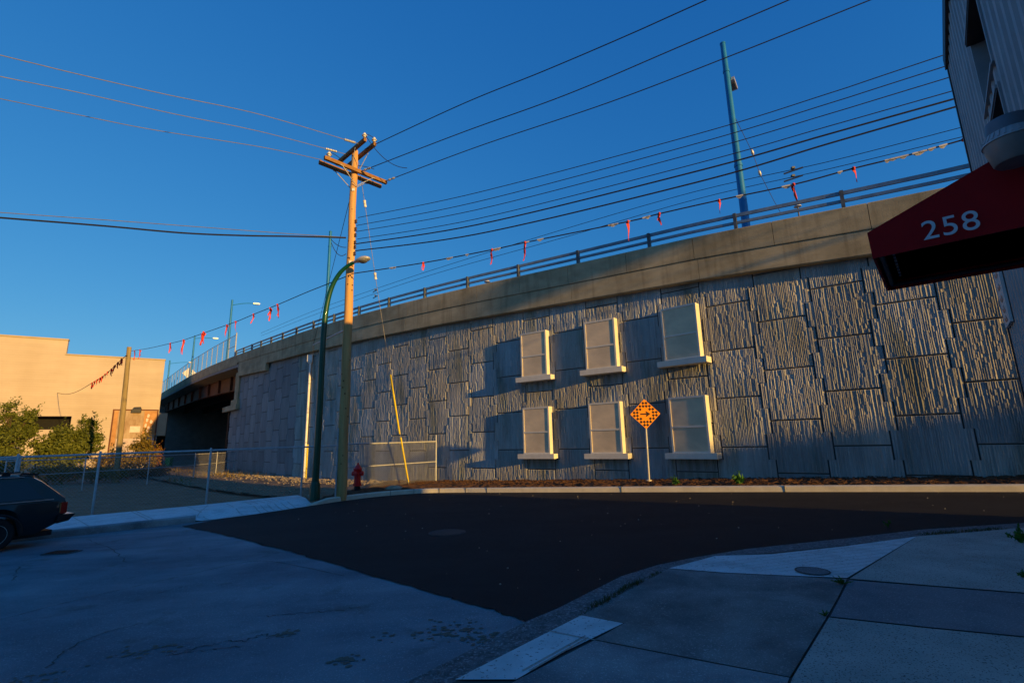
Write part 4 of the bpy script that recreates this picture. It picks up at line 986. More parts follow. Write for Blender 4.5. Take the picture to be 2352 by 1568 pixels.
q.prism([sc+z_+sr*a+su*b_ for a, b_ in ((-L_, -.045*hd_), (L_*.25, -.045*hd_), (L_*.05, -.17*hd_), (L_*.25, -.17*hd_), (L_*1.02, 0), (L_*.25, .17*hd_), (L_*.05, .17*hd_), (L_*.25, .045*hd_), (-L_, .045*hd_))], sn*.002); q.build('arrow', M_blackp, o)
q = MB(); pb_ = Vector((SB.x, SB.y, SB.z-.3))-sn*.035; pt_ = Vector((sc.x, sc.y, sc.z+hd_*.6))-sn*.035
q.tube([pb_, pt_], .035, 10); q.build('post', M_galv, o, smooth=True)
q = MB(); q.lathe([(.10, -.25), (.10, .06), (.06, .07)], Vector((pb_.x, pb_.y, SB.z-.03)), n=10); q.build('footing', M_kerb, o)

# ================================================================== CHAIN-LINK FENCES
def chain_fence(name, pts, h, label, mid_rail=None, pitch=.105, r=.0024, top_r=.03, post_ts=None, cat='chain-link fence', zoff=.0, mesh=True, step=3.0, pr=.035, tall_end=False):
    pts = [Vector((*p, gz(*p)+zoff)) for p in pts]
    o = thing(name, pts[0], label, cat)
    q = MB()
    q.tube([p+Vector((0, 0, h)) for p in pts], top_r, 8); q.build('top_rail', M_galv, o, smooth=True)
    if mid_rail:
        q = MB(); q.tube([p+Vector((0, 0, mid_rail)) for p in pts], .024, 8); q.build('middle_rail', M_galv, o, smooth=True)
    if mesh:
        q = MB()
        for a, b in zip(pts[:-1], pts[1:]):
            L_ = (Vector((b.x, b.y, 0))-Vector((a.x, a.y, 0))).length
            def P(s_, z): 
                c = a.lerp(b, s_/L_); return Vector((c.x, c.y, c.z+z))
            hm = h-.03; s0 = -hm
            while s0 < L_:
                for sg in (1, -1):
                    sa, sb = (s0, s0+hm) if sg == 1 else (s0+hm, s0); za, zb = .03, hm
                    # clip to the panel
                    def cl(s_, z, s2, z2):
                        if s_ < 0: z = z+(z2-z)*(0-s_)/(s2-s_); s_ = 0
                        elif s_ > L_: z = z+(z2-z)*(L_-s_)/(s2-s_); s_ = L_
                        return s_, z
                    p_, z_1 = cl(sa, za, sb, zb); q_, z_2 = cl(sb, zb, sa, za)
                    if abs(z_2-z_1) < .02 or (sa < 0 and sb < 0) or (sa > L_ and sb > L_): continue
                    A, B = P(p_, z_1), P(q_, z_2); n1 = Vector((-(b.y-a.y), b.x-a.x, 0)).normalized()*r; d_ = (B-A).normalized(); n2 = n1.cross(d_).normalized()*r
                    q.add([A-n1-n2*.5, A+n1-n2*.5, A+n2, B-n1-n2*.5, B+n1-n2*.5, B+n2], [(0, 1, 4, 3), (1, 2, 5, 4), (2, 0, 3, 5)])
                s0 += pitch
        q.build('wire_mesh', M_link, o, fix=False)
    if post_ts is None:
        post_ts = []
        for a, b in zip(pts[:-1], pts[1:]):
            n = max(1, int(round((b-a).length/step))); post_ts += [a.lerp(b, i/n) for i in range(n)]
        post_ts.append(pts[-1])
    else: post_ts = [Vector((*p, gz(*p)+zoff)) for p in post_ts]
    for i, p in enumerate(post_ts):
        hh = h+.06+(.22 if tall_end and i == len(post_ts)-1 else 0)
        q = MB(); q.tube([p-Vector((0, 0, .2)), p+Vector((0, 0, hh)), p+Vector((0, 0, hh+.03))], [pr, pr, pr*.5], 10); q.build('post', M_galv, o, smooth=True)
    return o
def fline(u, A, B): 
    p = on_line(u, 1030, A, B); return (p.x, p.y)
FA, FB, FC = (-22.0, 7.3), (-12.9, 15.0), (-6.9, 20.3)
posts = [fline(45, FA, FB), fline(232, FB, FC), fline(485, FB, FC), fline(697, FB, FC), FC]
chain_fence('chain_link_fence', [FA, FB, FC], 1.88, 'long shaded chain-link fence between the left pavement and the dirt lot', post_ts=[(-19, 9.9)]+posts)
WE = WP(13.4, .35)
chain_fence('chain_link_fence', [FC, (float(WE[0]), float(WE[1]))], 1.88, 'short sunlit chain-link panel from the hydrant to the ribbed wall', mid_rail=.95, step=9, tall_end=True, r=.0062, zoff=.05)
chain_fence('chain_link_fence', [(-27.5, 27.0), (-24.5, 33.5), (-24.0, 37.5), (float(WP(44, .3)[0]), float(WP(44, .3)[1]))], 1.75, 'far chain-link fence crossing the back of the dirt lot', mid_rail=.95, step=4.2, pitch=.2, r=.006)
ga = chain_fence('lot_gate', [fline(-30, (-16.5, 14), (-13.0, 16.3)), fline(50, (-16.5, 14), (-13.0, 16.3))], 1.85, 'steel framed chain-link gate leaf behind the parked car', mid_rail=.95, step=9, cat='gate')

# ================================================================== BARE WOODEN POLE
o = thing('bare_pole', wpole, 'bare wooden pole with no crossarms standing in the dirt lot', 'pole')
q = MB(); q.tube([Vector((WPX, WPY, wpole.z-.2)), Vector((WPX, WPY, 0)).lerp(WPT, .5), WPT], [.19, .17, .145], 14); q.build('shaft', M_woodlow, o, smooth=True)
q = MB(); q.lathe([(.155, 0), (.155, .08)], WPT-Vector((0, 0, .75)), n=14); q.build('band', M_wire, o)
# small posts and bin by the far corner
p = ground_at(376, 1058); o = thing('marker_post', p, 'thin white post beside the green bin', 'post'); q = MB(); q.tube([p, at_y(377, 1008, p.y)], .05, 8); q.build('post', M_white, o); q = MB(); q.lathe([(.06, 0), (.06, .04)], at_y(377, 1008, p.y), n=8); q.build('cap', M_galv, o)
p = Vector((-33.6, 46.5, gz(-33.6, 46.5))); p = ground_at(387, 1071); o = thing('green_bin', p, 'green wheeled bin near the underpass mouth', 'bin')
q = MB(); q.hexa([p+Vector(v) for v in ((-.25, -.25, .1), (.25, -.25, .1), (.25, .25, .1), (-.25, .25, .1), (-.32, -.32, 1.0), (.32, -.32, 1.0), (.32, .32, 1.0), (-.32, .32, 1.0))]); q.build('body', M_bin, o)
q = MB(); q.hexa([p+Vector(v) for v in ((-.35, -.36, 1.0), (.35, -.36, 1.0), (.35, .36, 1.0), (-.35, .36, 1.0), (-.33, -.34, 1.06), (.33, -.34, 1.06), (.33, .36, 1.12), (-.33, .36, 1.12))]); q.build('lid', M_bin, o)
for sx in (-.2, .2): q = MB(); q.lathe([(.1, -.03), (.1, .03)], p+Vector((sx, .3, .1)), (1, 0, 0), 10); q.build('wheel', M_rub, o)

# ================================================================== CREAM BUILDING
bs = Vector((.83, .558, 0)).normalized(); bn = Vector((BN.x, BN.y, 0)).normalized()
def bpt(s, z, out=0.0):
    p0 = Vector((BN.x, BN.y, 0))*(BC0/(BN.length**2)); return p0+bs*s+bn*out+Vector((0, 0, z))
def bs_of(u, v):
    p = on_bld(u, v); p0 = Vector((BN.x, BN.y, 0))*(BC0/(BN.length**2)); return (p-p0).dot(bs), p.z
sR = bs_of(371, 900)[0]; sStep = bs_of(154, 800)[0]; zL = bs_of(100, 778)[1]; zR = bs_of(260, 821)[1]
bld = thing('cream_building', bpt(sR-10, -.8), 'windowless cream painted block building at left with a stepped roofline', 'building')
def bbox(mb, s0, s1, z0, z1, o0, o1):
    mb.hexa([bpt(s0, z0, o1), bpt(s1, z0, o1), bpt(s1, z0, o0), bpt(s0, z0, o0), bpt(s0, z1, o1), bpt(s1, z1, o1), bpt(s1, z1, o0), bpt(s0, z1, o0)])
so0, zo1 = bs_of(50, 955); so1, zo0 = bs_of(135, 986)
q = MB()
so0 -= 1.2; so1 += 1.0

q.hexa([bpt(so1, -1.2, 0), bpt(sR, -1.2, 0), bpt(sR-9, -1.2, -22), bpt(so1, -1.2, -22), bpt(so1, zR, 0), bpt(sR, zR, 0), bpt(sR-9, zR, -22), bpt(so1, zR, -22)])
if sStep < so1: bbox(q, sStep, so1, zo1, zR, -18, -.001)
sA = min(sStep, so1)
bbox(q, so0, sStep, zo1, zR, -22, -.003); bbox(q, so0, sStep, zR+.001, zL, -.6, -.002); bbox(q, sR-60, so0, -1.2, zL, -1.5, 0)
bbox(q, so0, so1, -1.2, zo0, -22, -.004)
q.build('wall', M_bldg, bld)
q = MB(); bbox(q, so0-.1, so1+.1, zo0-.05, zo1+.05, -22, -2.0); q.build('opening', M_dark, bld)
q = MB(); bbox(q, sStep-.05, sR+.05, zR+.002, zR+.16, -.5, .14); q.build('coping', M_bldglow, bld)
q = MB(); bbox(q, sR-60, sStep+.05, zL+.002, zL+.18, -.62, .14); q.build('coping', M_bldglow, bld)
m0, mz1 = bs_of(263, 942); m1, mz0 = bs_of(350, 1042)
q = MB(); bbox(q, m0, m1, mz0-.8, mz1, -.05, .05); q.build('boarded_door', M_board, bld)
fr = MB(); bbox(fr, m0-.14, m0-.002, mz0-.8, mz1+.14, -.04, .09); bbox(fr, m1+.002, m1+.14, mz0-.8, mz1+.14, -.04, .09); bbox(fr, m0, m1, mz1+.002, mz1+.14, -.04, .09); fr.build('door_frame', M_weath, bld)
pe = MB(); mw = m1-m0; mh = mz1-mz0
def blob(mb, cs, cz, ws, hz, out, seed):
    rnd = random.Random(seed); pts = []
    for i in range(16):
        a = 2*math.pi*i/16; k = rnd.uniform(.6, 1.05); pts.append(bpt(cs+math.cos(a)*ws*k, cz+math.sin(a)*hz*k, out))
    mb.prism(pts, -bn*.01)
bbox(pe, m0+mw*.70, m1-.02, mz0+mh*.45, mz1-.05, .04, .062); pe.build('orange_panel', M_peel, bld); pe = MB(); bbox(pe, m0+.03, m0+mw*.10, mz0+mh*.2, mz1-.05, .04, .06); pe.build('orange_panel', M_peel, bld)
pp_ = MB(); bbox(pp_, m0+mw*.40, m0+mw*.64, mz0+mh*.50, mz0+mh*.64, .04, .066)
for i, (a, b_) in enumerate(((.80, .88), (.78, .78), (.88, .74), (.76, .66), (.84, .60), (.80, .52))): blob(pp_, m0+mw*a, mz0+mh*b_, .16, .30, .075+.001*i, i)
pp_.build('pale_patch', M_pale, bld)
mu = MB(); bbox(mu, m0+mw*.12, m1-.02, mz0-.7, mz0+mh*.36, .04, .064); mu.build('painted_panel', M_mural, bld)
mk = MB(); 
for i, (a, b_, w_, h_2) in enumerate(((.62, .12, .25, .45), (.55, .3, .3, .12), (.3, .26, .25, .15), (.72, .28, .15, .2))): blob(mk, m0+mw*a, mz0+mh*b_, w_, h_2, .074+.001*i, 20+i)
mk.build('dark_marking', M_reveal, bld)
l0, lz = bs_of(314, 943); q = MB(); bbox(q, l0-.5, l0+.5, lz-.25, lz+.15, .05, .5); q.prism([bpt(l0-.45, lz+.152, .45), bpt(l0+.55, lz+.152, .45), bpt(l0+.4, lz+.5, .3), bpt(l0-.3, lz+.45, .3)], -bn*.25); q.build('wall_lamp', M_reveal, bld)
# low annex running on under the bridge
ax0, az1 = bs_of(352, 948); ax1, az0 = bs_of(380, 1000)
q = MB(); bbox(q, sR+.002, sR+.95, az0, az1, -4, .02); q.build('annex', M_bldglow, bld)
q = MB(); bbox(q, sR+.004, sR+.9, -1.2, az0-.01, -4, -1.6); q.build('annex_base', M_dark, bld)
q = MB(); bbox(q, bs_of(338, 1040)[0], bs_of(350, 1040)[0], bs_of(345, 1044)[1], bs_of(345, 1022)[1], .05, .12); q.build('teal_board', M_teal, bld)

# ================================================================== TREES, SHRUBS, WEEDS
def leaf(mb, c, s, rnd):
    d = Vector((rnd.gauss(0, 1), rnd.gauss(0, 1), rnd.gauss(0, .6))).normalized(); e = d.orthogonal().normalized(); e = Matrix.Rotation(rnd.uniform(0, 6.28), 3, d) @ e; g = d.cross(e)
    mb.add([c-e*s, c+g*s*.42, c+e*s, c-g*s*.42], [(0, 1, 2, 3)])
def tree(name, base, H_, blobs, n, ls, label, group, material=M_leaf, trunk=.09, seed=1, sprigs=0):
    "blobs: (dx, dy, dz, rx, rz, weight)"
    rnd = random.Random(seed); base = Vector(base); o = thing(name, base, label, 'tree' if H_ > 3 else 'shrub', group)
    q = MB(); q.tube([base-Vector((0, 0, .2)), base+Vector((.06, 0, H_*.3)), base+Vector((-.05, .05, H_*.62)), base+Vector((.02, 0, H_*.85))], [trunk, trunk*.8, trunk*.5, trunk*.15], 8)
    for b in blobs:
        c = base+Vector(b[:3]); s0 = base+Vector((0, 0, min(H_*.4, b[2]*.55))); q.tube([s0, s0.lerp(c, .55)+Vector((0, 0, .1)), c], [trunk*.5, trunk*.32, trunk*.1], 6)
        for _ in range(4):
            a = rnd.uniform(0, 6.28); q.tube([s0.lerp(c, .7), c+Vector((math.cos(a)*b[3]*.8, math.sin(a)*b[3]*.8, rnd.uniform(-.2, .9)*b[4]))], [trunk*.2, trunk*.06], 5)
    q.build('trunk', M_bark, o)
    q = MB(); tw = sum(b[5] for b in blobs)
    for b in blobs:
        c = base+Vector(b[:3]); cl = []
        for _ in range(max(6, int(26*b[3]))):
            v = Vector((rnd.gauss(0, 1), rnd.gauss(0, 1), rnd.gauss(0, 1))).normalized()*rnd.uniform(.45, 1.0); cl.append(c+Vector((v.x*b[3], v.y*b[3], v.z*b[4])))
        for _ in range(int(n*b[5]/tw)):
            p = rnd.choice(cl)+Vector((rnd.gauss(0, .24), rnd.gauss(0, .24), rnd.gauss(0, .17)))*(.55+b[3]*.45); leaf(q, p, ls*rnd.uniform(.6, 1.3), rnd)
    for _ in range(sprigs):
        b = rnd.choice(blobs); c = base+Vector(b[:3]); a = rnd.uniform(0, 6.28); s = c+Vector((math.cos(a)*b[3]*.7, math.sin(a)*b[3]*.7, b[4]*rnd.uniform(.4, .9))); dv = Vector((rnd.gauss(0, .35), rnd.gauss(0, .35), 1)).normalized()
        L_ = rnd.uniform(.5, 1.3)
        for k in range(14): leaf(q, s+dv*L_*k/14+Vector((rnd.gauss(0, .09), rnd.gauss(0, .09), 0)), ls*rnd.uniform(.5, 1.0), rnd)
    q.build('crown', material, o, fix=False)
    return o
Bg = 'bushes in front of the cream building'
def tb(u, Y):
    d = ray(u, 1040); x = d.x/d.y*Y; return (x, Y, gz(x, Y))
tree('young_tree', tb(12, 42), 6.2, [(0, 0, 3.0, 1.9, 1.5, 3), (-1.2, 0, 4.4, 1.2, 1.1, 1.6), (1.0, .2, 4.2, .9, 1.1, 1.2), (.3, 0, 1.3, 1.7, 1.0, 2), (1.6, 0, 5.3, .45, .7, .35), (-.3, 0, 5.7, .6, .7, .4)], 6500, .15, 'leafy tree at the left edge in front of the cream building', Bg, seed=3, sprigs=26)
tree('young_tree', tb(138, 45), 4.8, [(0, 0, 2.7, 1.7, 1.35, 3), (-1.1, 0, 2.2, 1.2, 1.2, 2), (1.0, 0, 2.3, 1.2, 1.2, 2), (0, 0, 3.7, 1.0, .7, 1), (.2, 0, 1.4, 1.4, .7, 1)], 7500, .15, 'dense rounded dark green bush left of the bare wooden pole', Bg, seed=5, sprigs=14)
tree('young_tree', tb(190, 46.5), 5.9, [(0, 0, 3.6, 1.0, 1.1, 1.6), (.2, 0, 4.7, .6, .7, .7), (1.0, 0, 3.4, .6, .55, .5), (-.1, 0, 2.2, .9, .9, 1), (1.1, 0, 2.6, .5, .4, .35)], 2300, .15, 'taller looser tree with a pointed top beside the dense bush', Bg, seed=8, sprigs=18)
tree('shrub', tb(262, 48), 2.6, [(0, 0, 1.4, .9, .8, 1), (-1.0, 0, 1.0, .8, .7, 1), (.9, 0, 1.1, .6, .6, .6)], 1700, .14, 'thin yellowing shrub just left of the boarded door', Bg, M_leafy, .05, 11, 10)
tree('shrub', tb(322, 48.5), 4.0, [(0, 0, 2.2, .9, 1.0, 1.3), (.5, 0, 1.3, 1.0, .8, 1), (-.7, 0, 1.2, .7, .7, .8), (.3, 0, 3.2, .4, .5, .3)], 2300, .14, 'yellowing shrub in front of the boarded door', Bg, M_leafy, .05, 13, 12)
tree('shrub', tb(356, 50), 2.4, [(0, 0, 1.3, .5, .7, 1), (.2, 0, 2.0, .3, .3, .3)], 600, .12, 'small reddish shrub at the right corner of the cream building', Bg, M_leafo, .04, 17, 4)
tree('shrub', tb(120, 36.5), 1.5, [(0, 0, .7, 1.2, .5, 1), (1.8, 0, .6, 1.1, .45, 1), (3.4, .2, .55, 1.0, .4, .8), (4.8, .2, .5, .8, .35, .6)], 3000, .12, 'low tangle of yellow-green brush along the back of the lot', Bg, M_leafy, .04, 19)
tree('shrub', tb(330, 41), 1.2, [(0, 0, .5, 1.2, .4, 1), (1.6, 0, .45, .8, .35, .7), (-1.7, 0, .5, .9, .4, .8)], 1700, .12, 'low reddish brush right of the bare wooden pole', Bg, M_leafo, .03, 23)
tree('shrub', tb(-15, 34), 3.2, [(0, 0, 1.2, 1.6, 1.1, 2), (-1.5, 0, 1.4, 1.3, 1.2, 1)], 2600, .13, 'dark bush in shade at the far left edge', Bg, M_leaf, .06, 29)
def weed(u, v, h, n, label, spread=.5, dz=.11, mt=M_leafw):
    p = ground_at(u, v, dz); rnd = random.Random(int(u)); q = MB(); st = MB(); o = thing('weed', p, label, 'weed')
    for k in range(n):
        a = rnd.uniform(0, 6.28); r_ = rnd.uniform(.1, 1)*spread*h; tip = p+Vector((math.cos(a)*r_, math.sin(a)*r_*.7, h*rnd.uniform(.35, 1))); st.tube([p, p.lerp(tip, .5)+Vector((0, 0, .05*h)), tip], [.006, .005, .002], 4)
        for j in range(7): leaf(q, p.lerp(tip, .3+.7*j/6)+Vector((rnd.gauss(0, .05), rnd.gauss(0, .05), rnd.gauss(0, .03)))*h*1.6, .075*h/.4*rnd.uniform(.6, 1.2), rnd)
    st.build('stem', M_leafw, o, fix=False); q.build('leaves', mt, o, fix=False)
weed(1552, 1116, .30, 9, 'small green weed at the wall foot right of the checkered sign', .5)
weed(1699, 1115, .42, 10, 'taller green weed at the kerb farther right of the checkered sign', .4)
weed(2040, 1210, .12, 3, 'tiny weed on the kerb edge near the pavement', .8, .0)
weed(1935, 1340, .06, 12, 'low weed tuft in the joint at the tip of the pale ramp', 2.2, .02)
weed(1895, 1413, .035, 8, 'tiny weed tuft in the joint between the dark and pale slabs', 1.6, .02)
weed(2345, 1245, .20, 14, 'green weeds at the right edge beside the pavement', .9, .02)
weed(2350, 1325, .08, 6, 'small weed tuft at the right edge lower on the pavement', 1.2, .02)
gr = MB(); rnd = random.Random(5)
def blades(pxs, n, hh, w=.05):
    P_ = [ground_at(*p) for p in pxs]
    for _ in range(n):
        i = rnd.randrange(len(P_)-1); p = P_[i].lerp(P_[i+1], rnd.random())+Vector((rnd.gauss(0, w), rnd.gauss(0, w), 0)); p.z = gz(p.x, p.y)+.012
        a = rnd.uniform(0, 6.28); d = Vector((math.cos(a), math.sin(a), 0)); tip = p+d*hh*rnd.uniform(.3, 1.1)+Vector((0, 0, hh*rnd.uniform(.3, 1))); sd_ = Vector((-d.y, d.x, 0))*.004
        gr.add([p-sd_, p+sd_, tip], [(0, 1, 2)])
blades([(1360, 1398), (1400, 1378), (1440, 1352), (1480, 1335)], 420, .05, .022); blades([(1330, 1418), (1360, 1398)], 40, .03, .02); blades([(1490, 1330), (1516, 1316)], 60, .04, .015)
blades([(2115, 1230), (2200, 1224), (2300, 1216)], 420, .05, .04); blades([(1948, 1336), (1920, 1390), (1850, 1500), (1818, 1562)], 90, .015, .006)
dg_ = MB()
for _ in range(5200):
    x = rnd.uniform(-44, -10); y = rnd.uniform(30, 52)
    if not in_lot(x, y) or fbm(x*.5, y*.5, .6) < -.05+.5*(1-ss((y-30)/9, 0, 1)): continue
    p = Vector((x, y, gz(x, y)+.04)); a = rnd.uniform(0, 6.28); d = Vector((math.cos(a), math.sin(a), 0)); hh = rnd.uniform(.12, .45); sd_ = Vector((-d.y, d.x, 0))*.022
    dg_.add([p-sd_, p+sd_, p+d*hh*.5+Vector((0, 0, hh))], [(0, 1, 2)])
tag(dg_.build('dry_grass', M_leafy, fix=False), 'patchy dry yellow grass at the back of the dirt lot', 'grass', kind='stuff')
tag(gr.build('grass', M_grass, fix=False), 'thin grass growing along the near pavement edge', 'grass', kind='stuff')

# loose stones and bark chips
st = MB(); rnd = random.Random(9)
def stone(mb, c, s):
    n = 6; vs = [];
    for (h, r_) in ((-.4, .7), (.1, 1.0), (.55, .6)):
        for k in range(n):
            a = 6.283*k/n+rnd.uniform(-.3, .3); q_ = s*r_*rnd.uniform(.7, 1.15); vs.append((c[0]+math.cos(a)*q_, c[1]+math.sin(a)*q_*.8, c[2]+h*s+rnd.uniform(-.1, .1)*s))
    mb.add(vs, [(i*n+k, i*n+(k+1) % n, (i+1)*n+(k+1) % n, (i+1)*n+k) for i in range(2) for k in range(n)]+[tuple(range(n-1, -1, -1)), tuple(range(2*n, 3*n))])
for _ in range(2600):
    t = rnd.uniform(9, 47); o_ = abs(rnd.gauss(.25, .75))+.06
    if t < 13: o_ = rnd.uniform(.05, 1.6)
    x, y = WP(t, o_); stone(st, (x, y, gz(x, y)+.10-.05*min(1, o_)), rnd.choice([.02, .03, .04, .05, .07]) if rnd.random() < .96 else .11)
for _ in range(1200):
    x = rnd.uniform(-28, -8); y = rnd.uniform(16, 42)
    if in_lot(x, y): stone(st, (x, y, gz(x, y)+.05), rnd.choice([.03, .04, .06]))
tag(st.build('rubble', M_rock, fix=False), 'loose rocks and rubble along the foot of the wall and in the lot', 'rubble', kind='stuff')
ch = MB()
for _ in range(2400):
    t = rnd.uniform(-8, 14); x, y = WP(t, rnd.uniform(.05, 2.6))
    if kerb_side(x, y) < .22: continue
    z = gz(x, y)+.14+.03*fbm(x, y, 3.1)+.05*math.sin(math.pi*ss(kerb_side(x, y)/3.0, 0, 1)); a = rnd.uniform(0, 6.28); l = rnd.uniform(.03, .09)
    d = Vector((math.cos(a), math.sin(a), rnd.uniform(-.3, .3))).normalized(); ch.beam(Vector((x, y, z))-d*l, Vector((x, y, z))+d*l, .02, .012)
tag(ch.build('bark_chips', M_mulch, fix=False), 'brown bark chips scattered on the planting strip', 'mulch', kind='stuff')
def boulder(u, v, s, label):
    p = ground_at(u, v, .1); bm = bmesh.new(); bmesh.ops.create_icosphere(bm, subdivisions=3, radius=1); rr_ = random.Random(int(u))
    for w in bm.verts:
        k = 1+.16*fbm(w.co.x*1.7+u, w.co.y*1.7+w.co.z, 1.6)+rr_.uniform(-.02, .02); w.co = Vector((w.co.x*k*s*1.3, w.co.y*k*s, max(-.3, w.co.z)*k*s*.62))
    me = bpy.data.meshes.new('rock'); bm.to_mesh(me); bm.free(); me.materials.append(M_rock); ob = bpy.data.objects.new('rock', me); COL.objects.link(ob); ob.location = p+Vector((0, 0, s*.12)); tag(ob, label, 'rock')
boulder(905, 1126, .26, 'biggest tan boulder at the foot of the sunlit chain-link panel'); boulder(716, 1140, .13, 'pale stone beside the foot of the green lamp')

# fine grit on the fresh asphalt
gt = MB()
for _ in range(200):
    x = rnd.uniform(-7, 12); y = rnd.uniform(5, 17.5)
    if kerb_side(x, y) > -.1 or y < 7.6-.1*x and x > 2.5 or x+y*.7 < 3.2: continue
    stone(gt, (x, y, gz(x, y)+.006), rnd.choice([.004, .006, .008, .012]))
tag(gt.build('grit', M_kerb, fix=False), 'scattered pale grit on the fresh asphalt', 'grit', kind='stuff')

# covers and grates
def cover(u, v, r_, name, label, grate=False):
    p = ground_at(u, v); o = thing(name, (p.x, p.y, p.z), label, 'manhole cover' if not grate else 'drain grate'); 
    q = MB(); z = gz(p.x, p.y)+(.026 if not grate else .004); q.lathe([(r_, 0), (r_, .006), (r_*.93, .007), (r_*.93, .003), (r_*.90, .003)], (p.x, p.y, z), n=36); q.build('rim', M_iron, o)
    q = MB(); q.lathe([(r_*.885, 0), (r_*.885, .005)], (p.x, p.y, z+.001), n=36)
    if not grate:
        for i in range(-5, 6):
            hh = math.sqrt(max(0, (r_*.82)**2-(i*r_*.15)**2)); 
            if hh > .03: q.box((p.x+i*r_*.15, p.y, z+.0075), (.012, hh*2, .003)); q.box((p.x, p.y+i*r_*.15, z+.0068), (hh*2, .012, .003))
        q.build('lid', M_concnar, o)
    else:
        q.build('lid', M_blackp, o); q = MB()
        for i in range(-6, 7):
            hh = math.sqrt(max(0, (r_*.86)**2-(i*r_*.135)**2))
            if hh > .03: q.box((p.x+i*r_*.135, p.y, z+.009), (.02, hh*2, .008))
        q.build('bar', M_iron, o)
cover(1867, 1317, .165, 'manhole_cover', 'small round iron cover set in the pale ramp')
cover(1027, 1223, .34, 'drain_grate', 'round barred drain grate in the fresh asphalt', True)
p = ground_at(142, 1268); o = thing('drain_grate', p, 'small iron grate in the worn asphalt beside the parked car', 'drain grate'); q = MB(); q.box((p.x, p.y, p.z+.0), (.5, .3, .012)); q.build('plate', M_iron, o); q = MB()
for i in range(-3, 4): q.box((p.x+i*.06, p.y, p.z+.012), (.025, .24, .012))
q.build('bar', M_weath, o)

# ================================================================== CORRUGATED BUILDING, AWNING, WALL LAMP
FE = Vector((.656, .755, 0)).normalized(); FN = Vector((-.755, .656, 0)).normalized(); FP = Vector((7.88, 7.53, 0)); fc = FN.dot(FP)
def fp(e, z, out=0.0): return FE*e+FN*(fc+out)+Vector((0, 0, z))
ECOR, ZEAVE = 10.75, 7.80
cb = thing('corrugated_building', fp(ECOR, .2), 'blue-grey corrugated metal building at the right edge', 'building')
holes = [(6.84, 8.22, 5.28, 6.42), (6.86, 8.15, 3.9, 5.04)]
cor = MB(); prof = []
e = -6.0; pit = .28
while e < ECOR-.02:
    for (de, d) in ((0, 0), (.07, .0), (.10, .045), (.20, .045), (.23, 0)):
        if e+de < ECOR: prof.append((e+de, d))
    e += pit
prof.append((ECOR, 0))
def colz(e0, e1):
    segs = [(-.2, ZEAVE)]
    for h0, h1, za, zb in sorted(holes, key=lambda h: h[2]):
        if e0 >= h0-.001 and e1 <= h1+.001:
            new = []
            for (a, b) in segs:
                if a < za < b: new.append((a, za))
                if a < zb < b: new.append((zb, b))
            segs = new
    return segs
cuts = sorted({h for hh in holes for h in hh[:2]})
pr2 = []
for (a, b) in zip(prof[:-1], prof[1:]):
    pr2.append(a)
    for c in cuts:
        if a[0] < c < b[0]: pr2.append((c, a[1]+(b[1]-a[1])*(c-a[0])/(b[0]-a[0])))
pr2.append(prof[-1])
for a, b in zip(pr2[:-1], pr2[1:]):
    for (z0, z1) in colz(a[0], b[0]): cor.quad(fp(a[0], z0, a[1]), fp(b[0], z0, b[1]), fp(b[0], z1, b[1]), fp(a[0], z1, a[1]))
cor.build('corrugated_siding', M_siding, cb, fix=False)
q = MB()
def fbox(mb, e0, e1, z0, z1, o0, o1): mb.hexa([fp(e0, z0, o1), fp(e1, z0, o1), fp(e1, z0, o0), fp(e0, z0, o0), fp(e0, z1, o1), fp(e1, z1, o1), fp(e1, z1, o0), fp(e0, z1, o0)])
# the block behind the siding, with the window recesses left open
fbox(q, -6, 6.83, -.2, ZEAVE-.02, -14, -.02); fbox(q, 8.23, ECOR-.004, -.2, ZEAVE-.02, -14, -.02); fbox(q, 6.831, 8.229, -.2, 3.89, -14, -.02); fbox(q, 6.831, 8.229, 5.05, 5.27, -14, -.02); fbox(q, 6.831, 8.229, 6.43, ZEAVE-.02, -14, -.02); fbox(q, 6.831, 8.229, 3.891, 5.049, -14, -.30); fbox(q, 6.831, 8.229, 5.271, 6.429, -14, -.30)
q.build('wall', M_siding, cb)
q = MB(); fbox(q, -6, ECOR+.03, ZEAVE-.16, ZEAVE+.06, -14.1, .085); q.build('roof_flashing', M_flash, cb)
q = MB(); fbox(q, ECOR-.02, ECOR+.05, -.2, ZEAVE-.17, -.1, .062); q.build('corner_trim', M_flash, cb)
for (e0, e1, z0, z1) in holes:
    w = MB(); fbox(w, e0, e0+.05, z0, z1, -.26, .06); fbox(w, e1-.05, e1, z0, z1, -.26, .03); fbox(w, e0+.05, e1-.05, z0, z0+.03, -.26, .07); fbox(w, e0+.05, e1-.05, z1-.04, z1, -.26, .08); wo_ = w.build('window', M_siding, cb)
    w = MB(); fbox(w, e0+.05, e1-.05, z0+.03, z1-.04, -.29, -.24); w.build('pane', M_glass, wo_)
    w = MB(); fbox(w, e0+.05, e1-.05, z1-.075, z1-.041, -.24, .07); w.build('head_flashing', M_reveal, wo_)
sb = thing('wall_sign', fp(10.45, 3.0, .06), 'narrow faded white sign board with reddish lettering at the corner of the corrugated building', 'sign')
q = MB(); fbox(q, 9.98, 10.68, 2.95, 3.95, .05, .085); q.build('board', M_signw, sb)
q = MB()
for i, z in enumerate((3.75, 3.55, 3.37, 3.2, 3.06)):
    a = 10.33
    q.prism([fp(a-.18, z-.05, .088), fp(a-.05, z+.05, .088), fp(a+.02, z-.02, .088), fp(a+.18, z+.045, .088), fp(a+.14, z-.03, .088), fp(a, z-.06, .088)], FN*.002)
q.build('lettering', M_rust, sb)
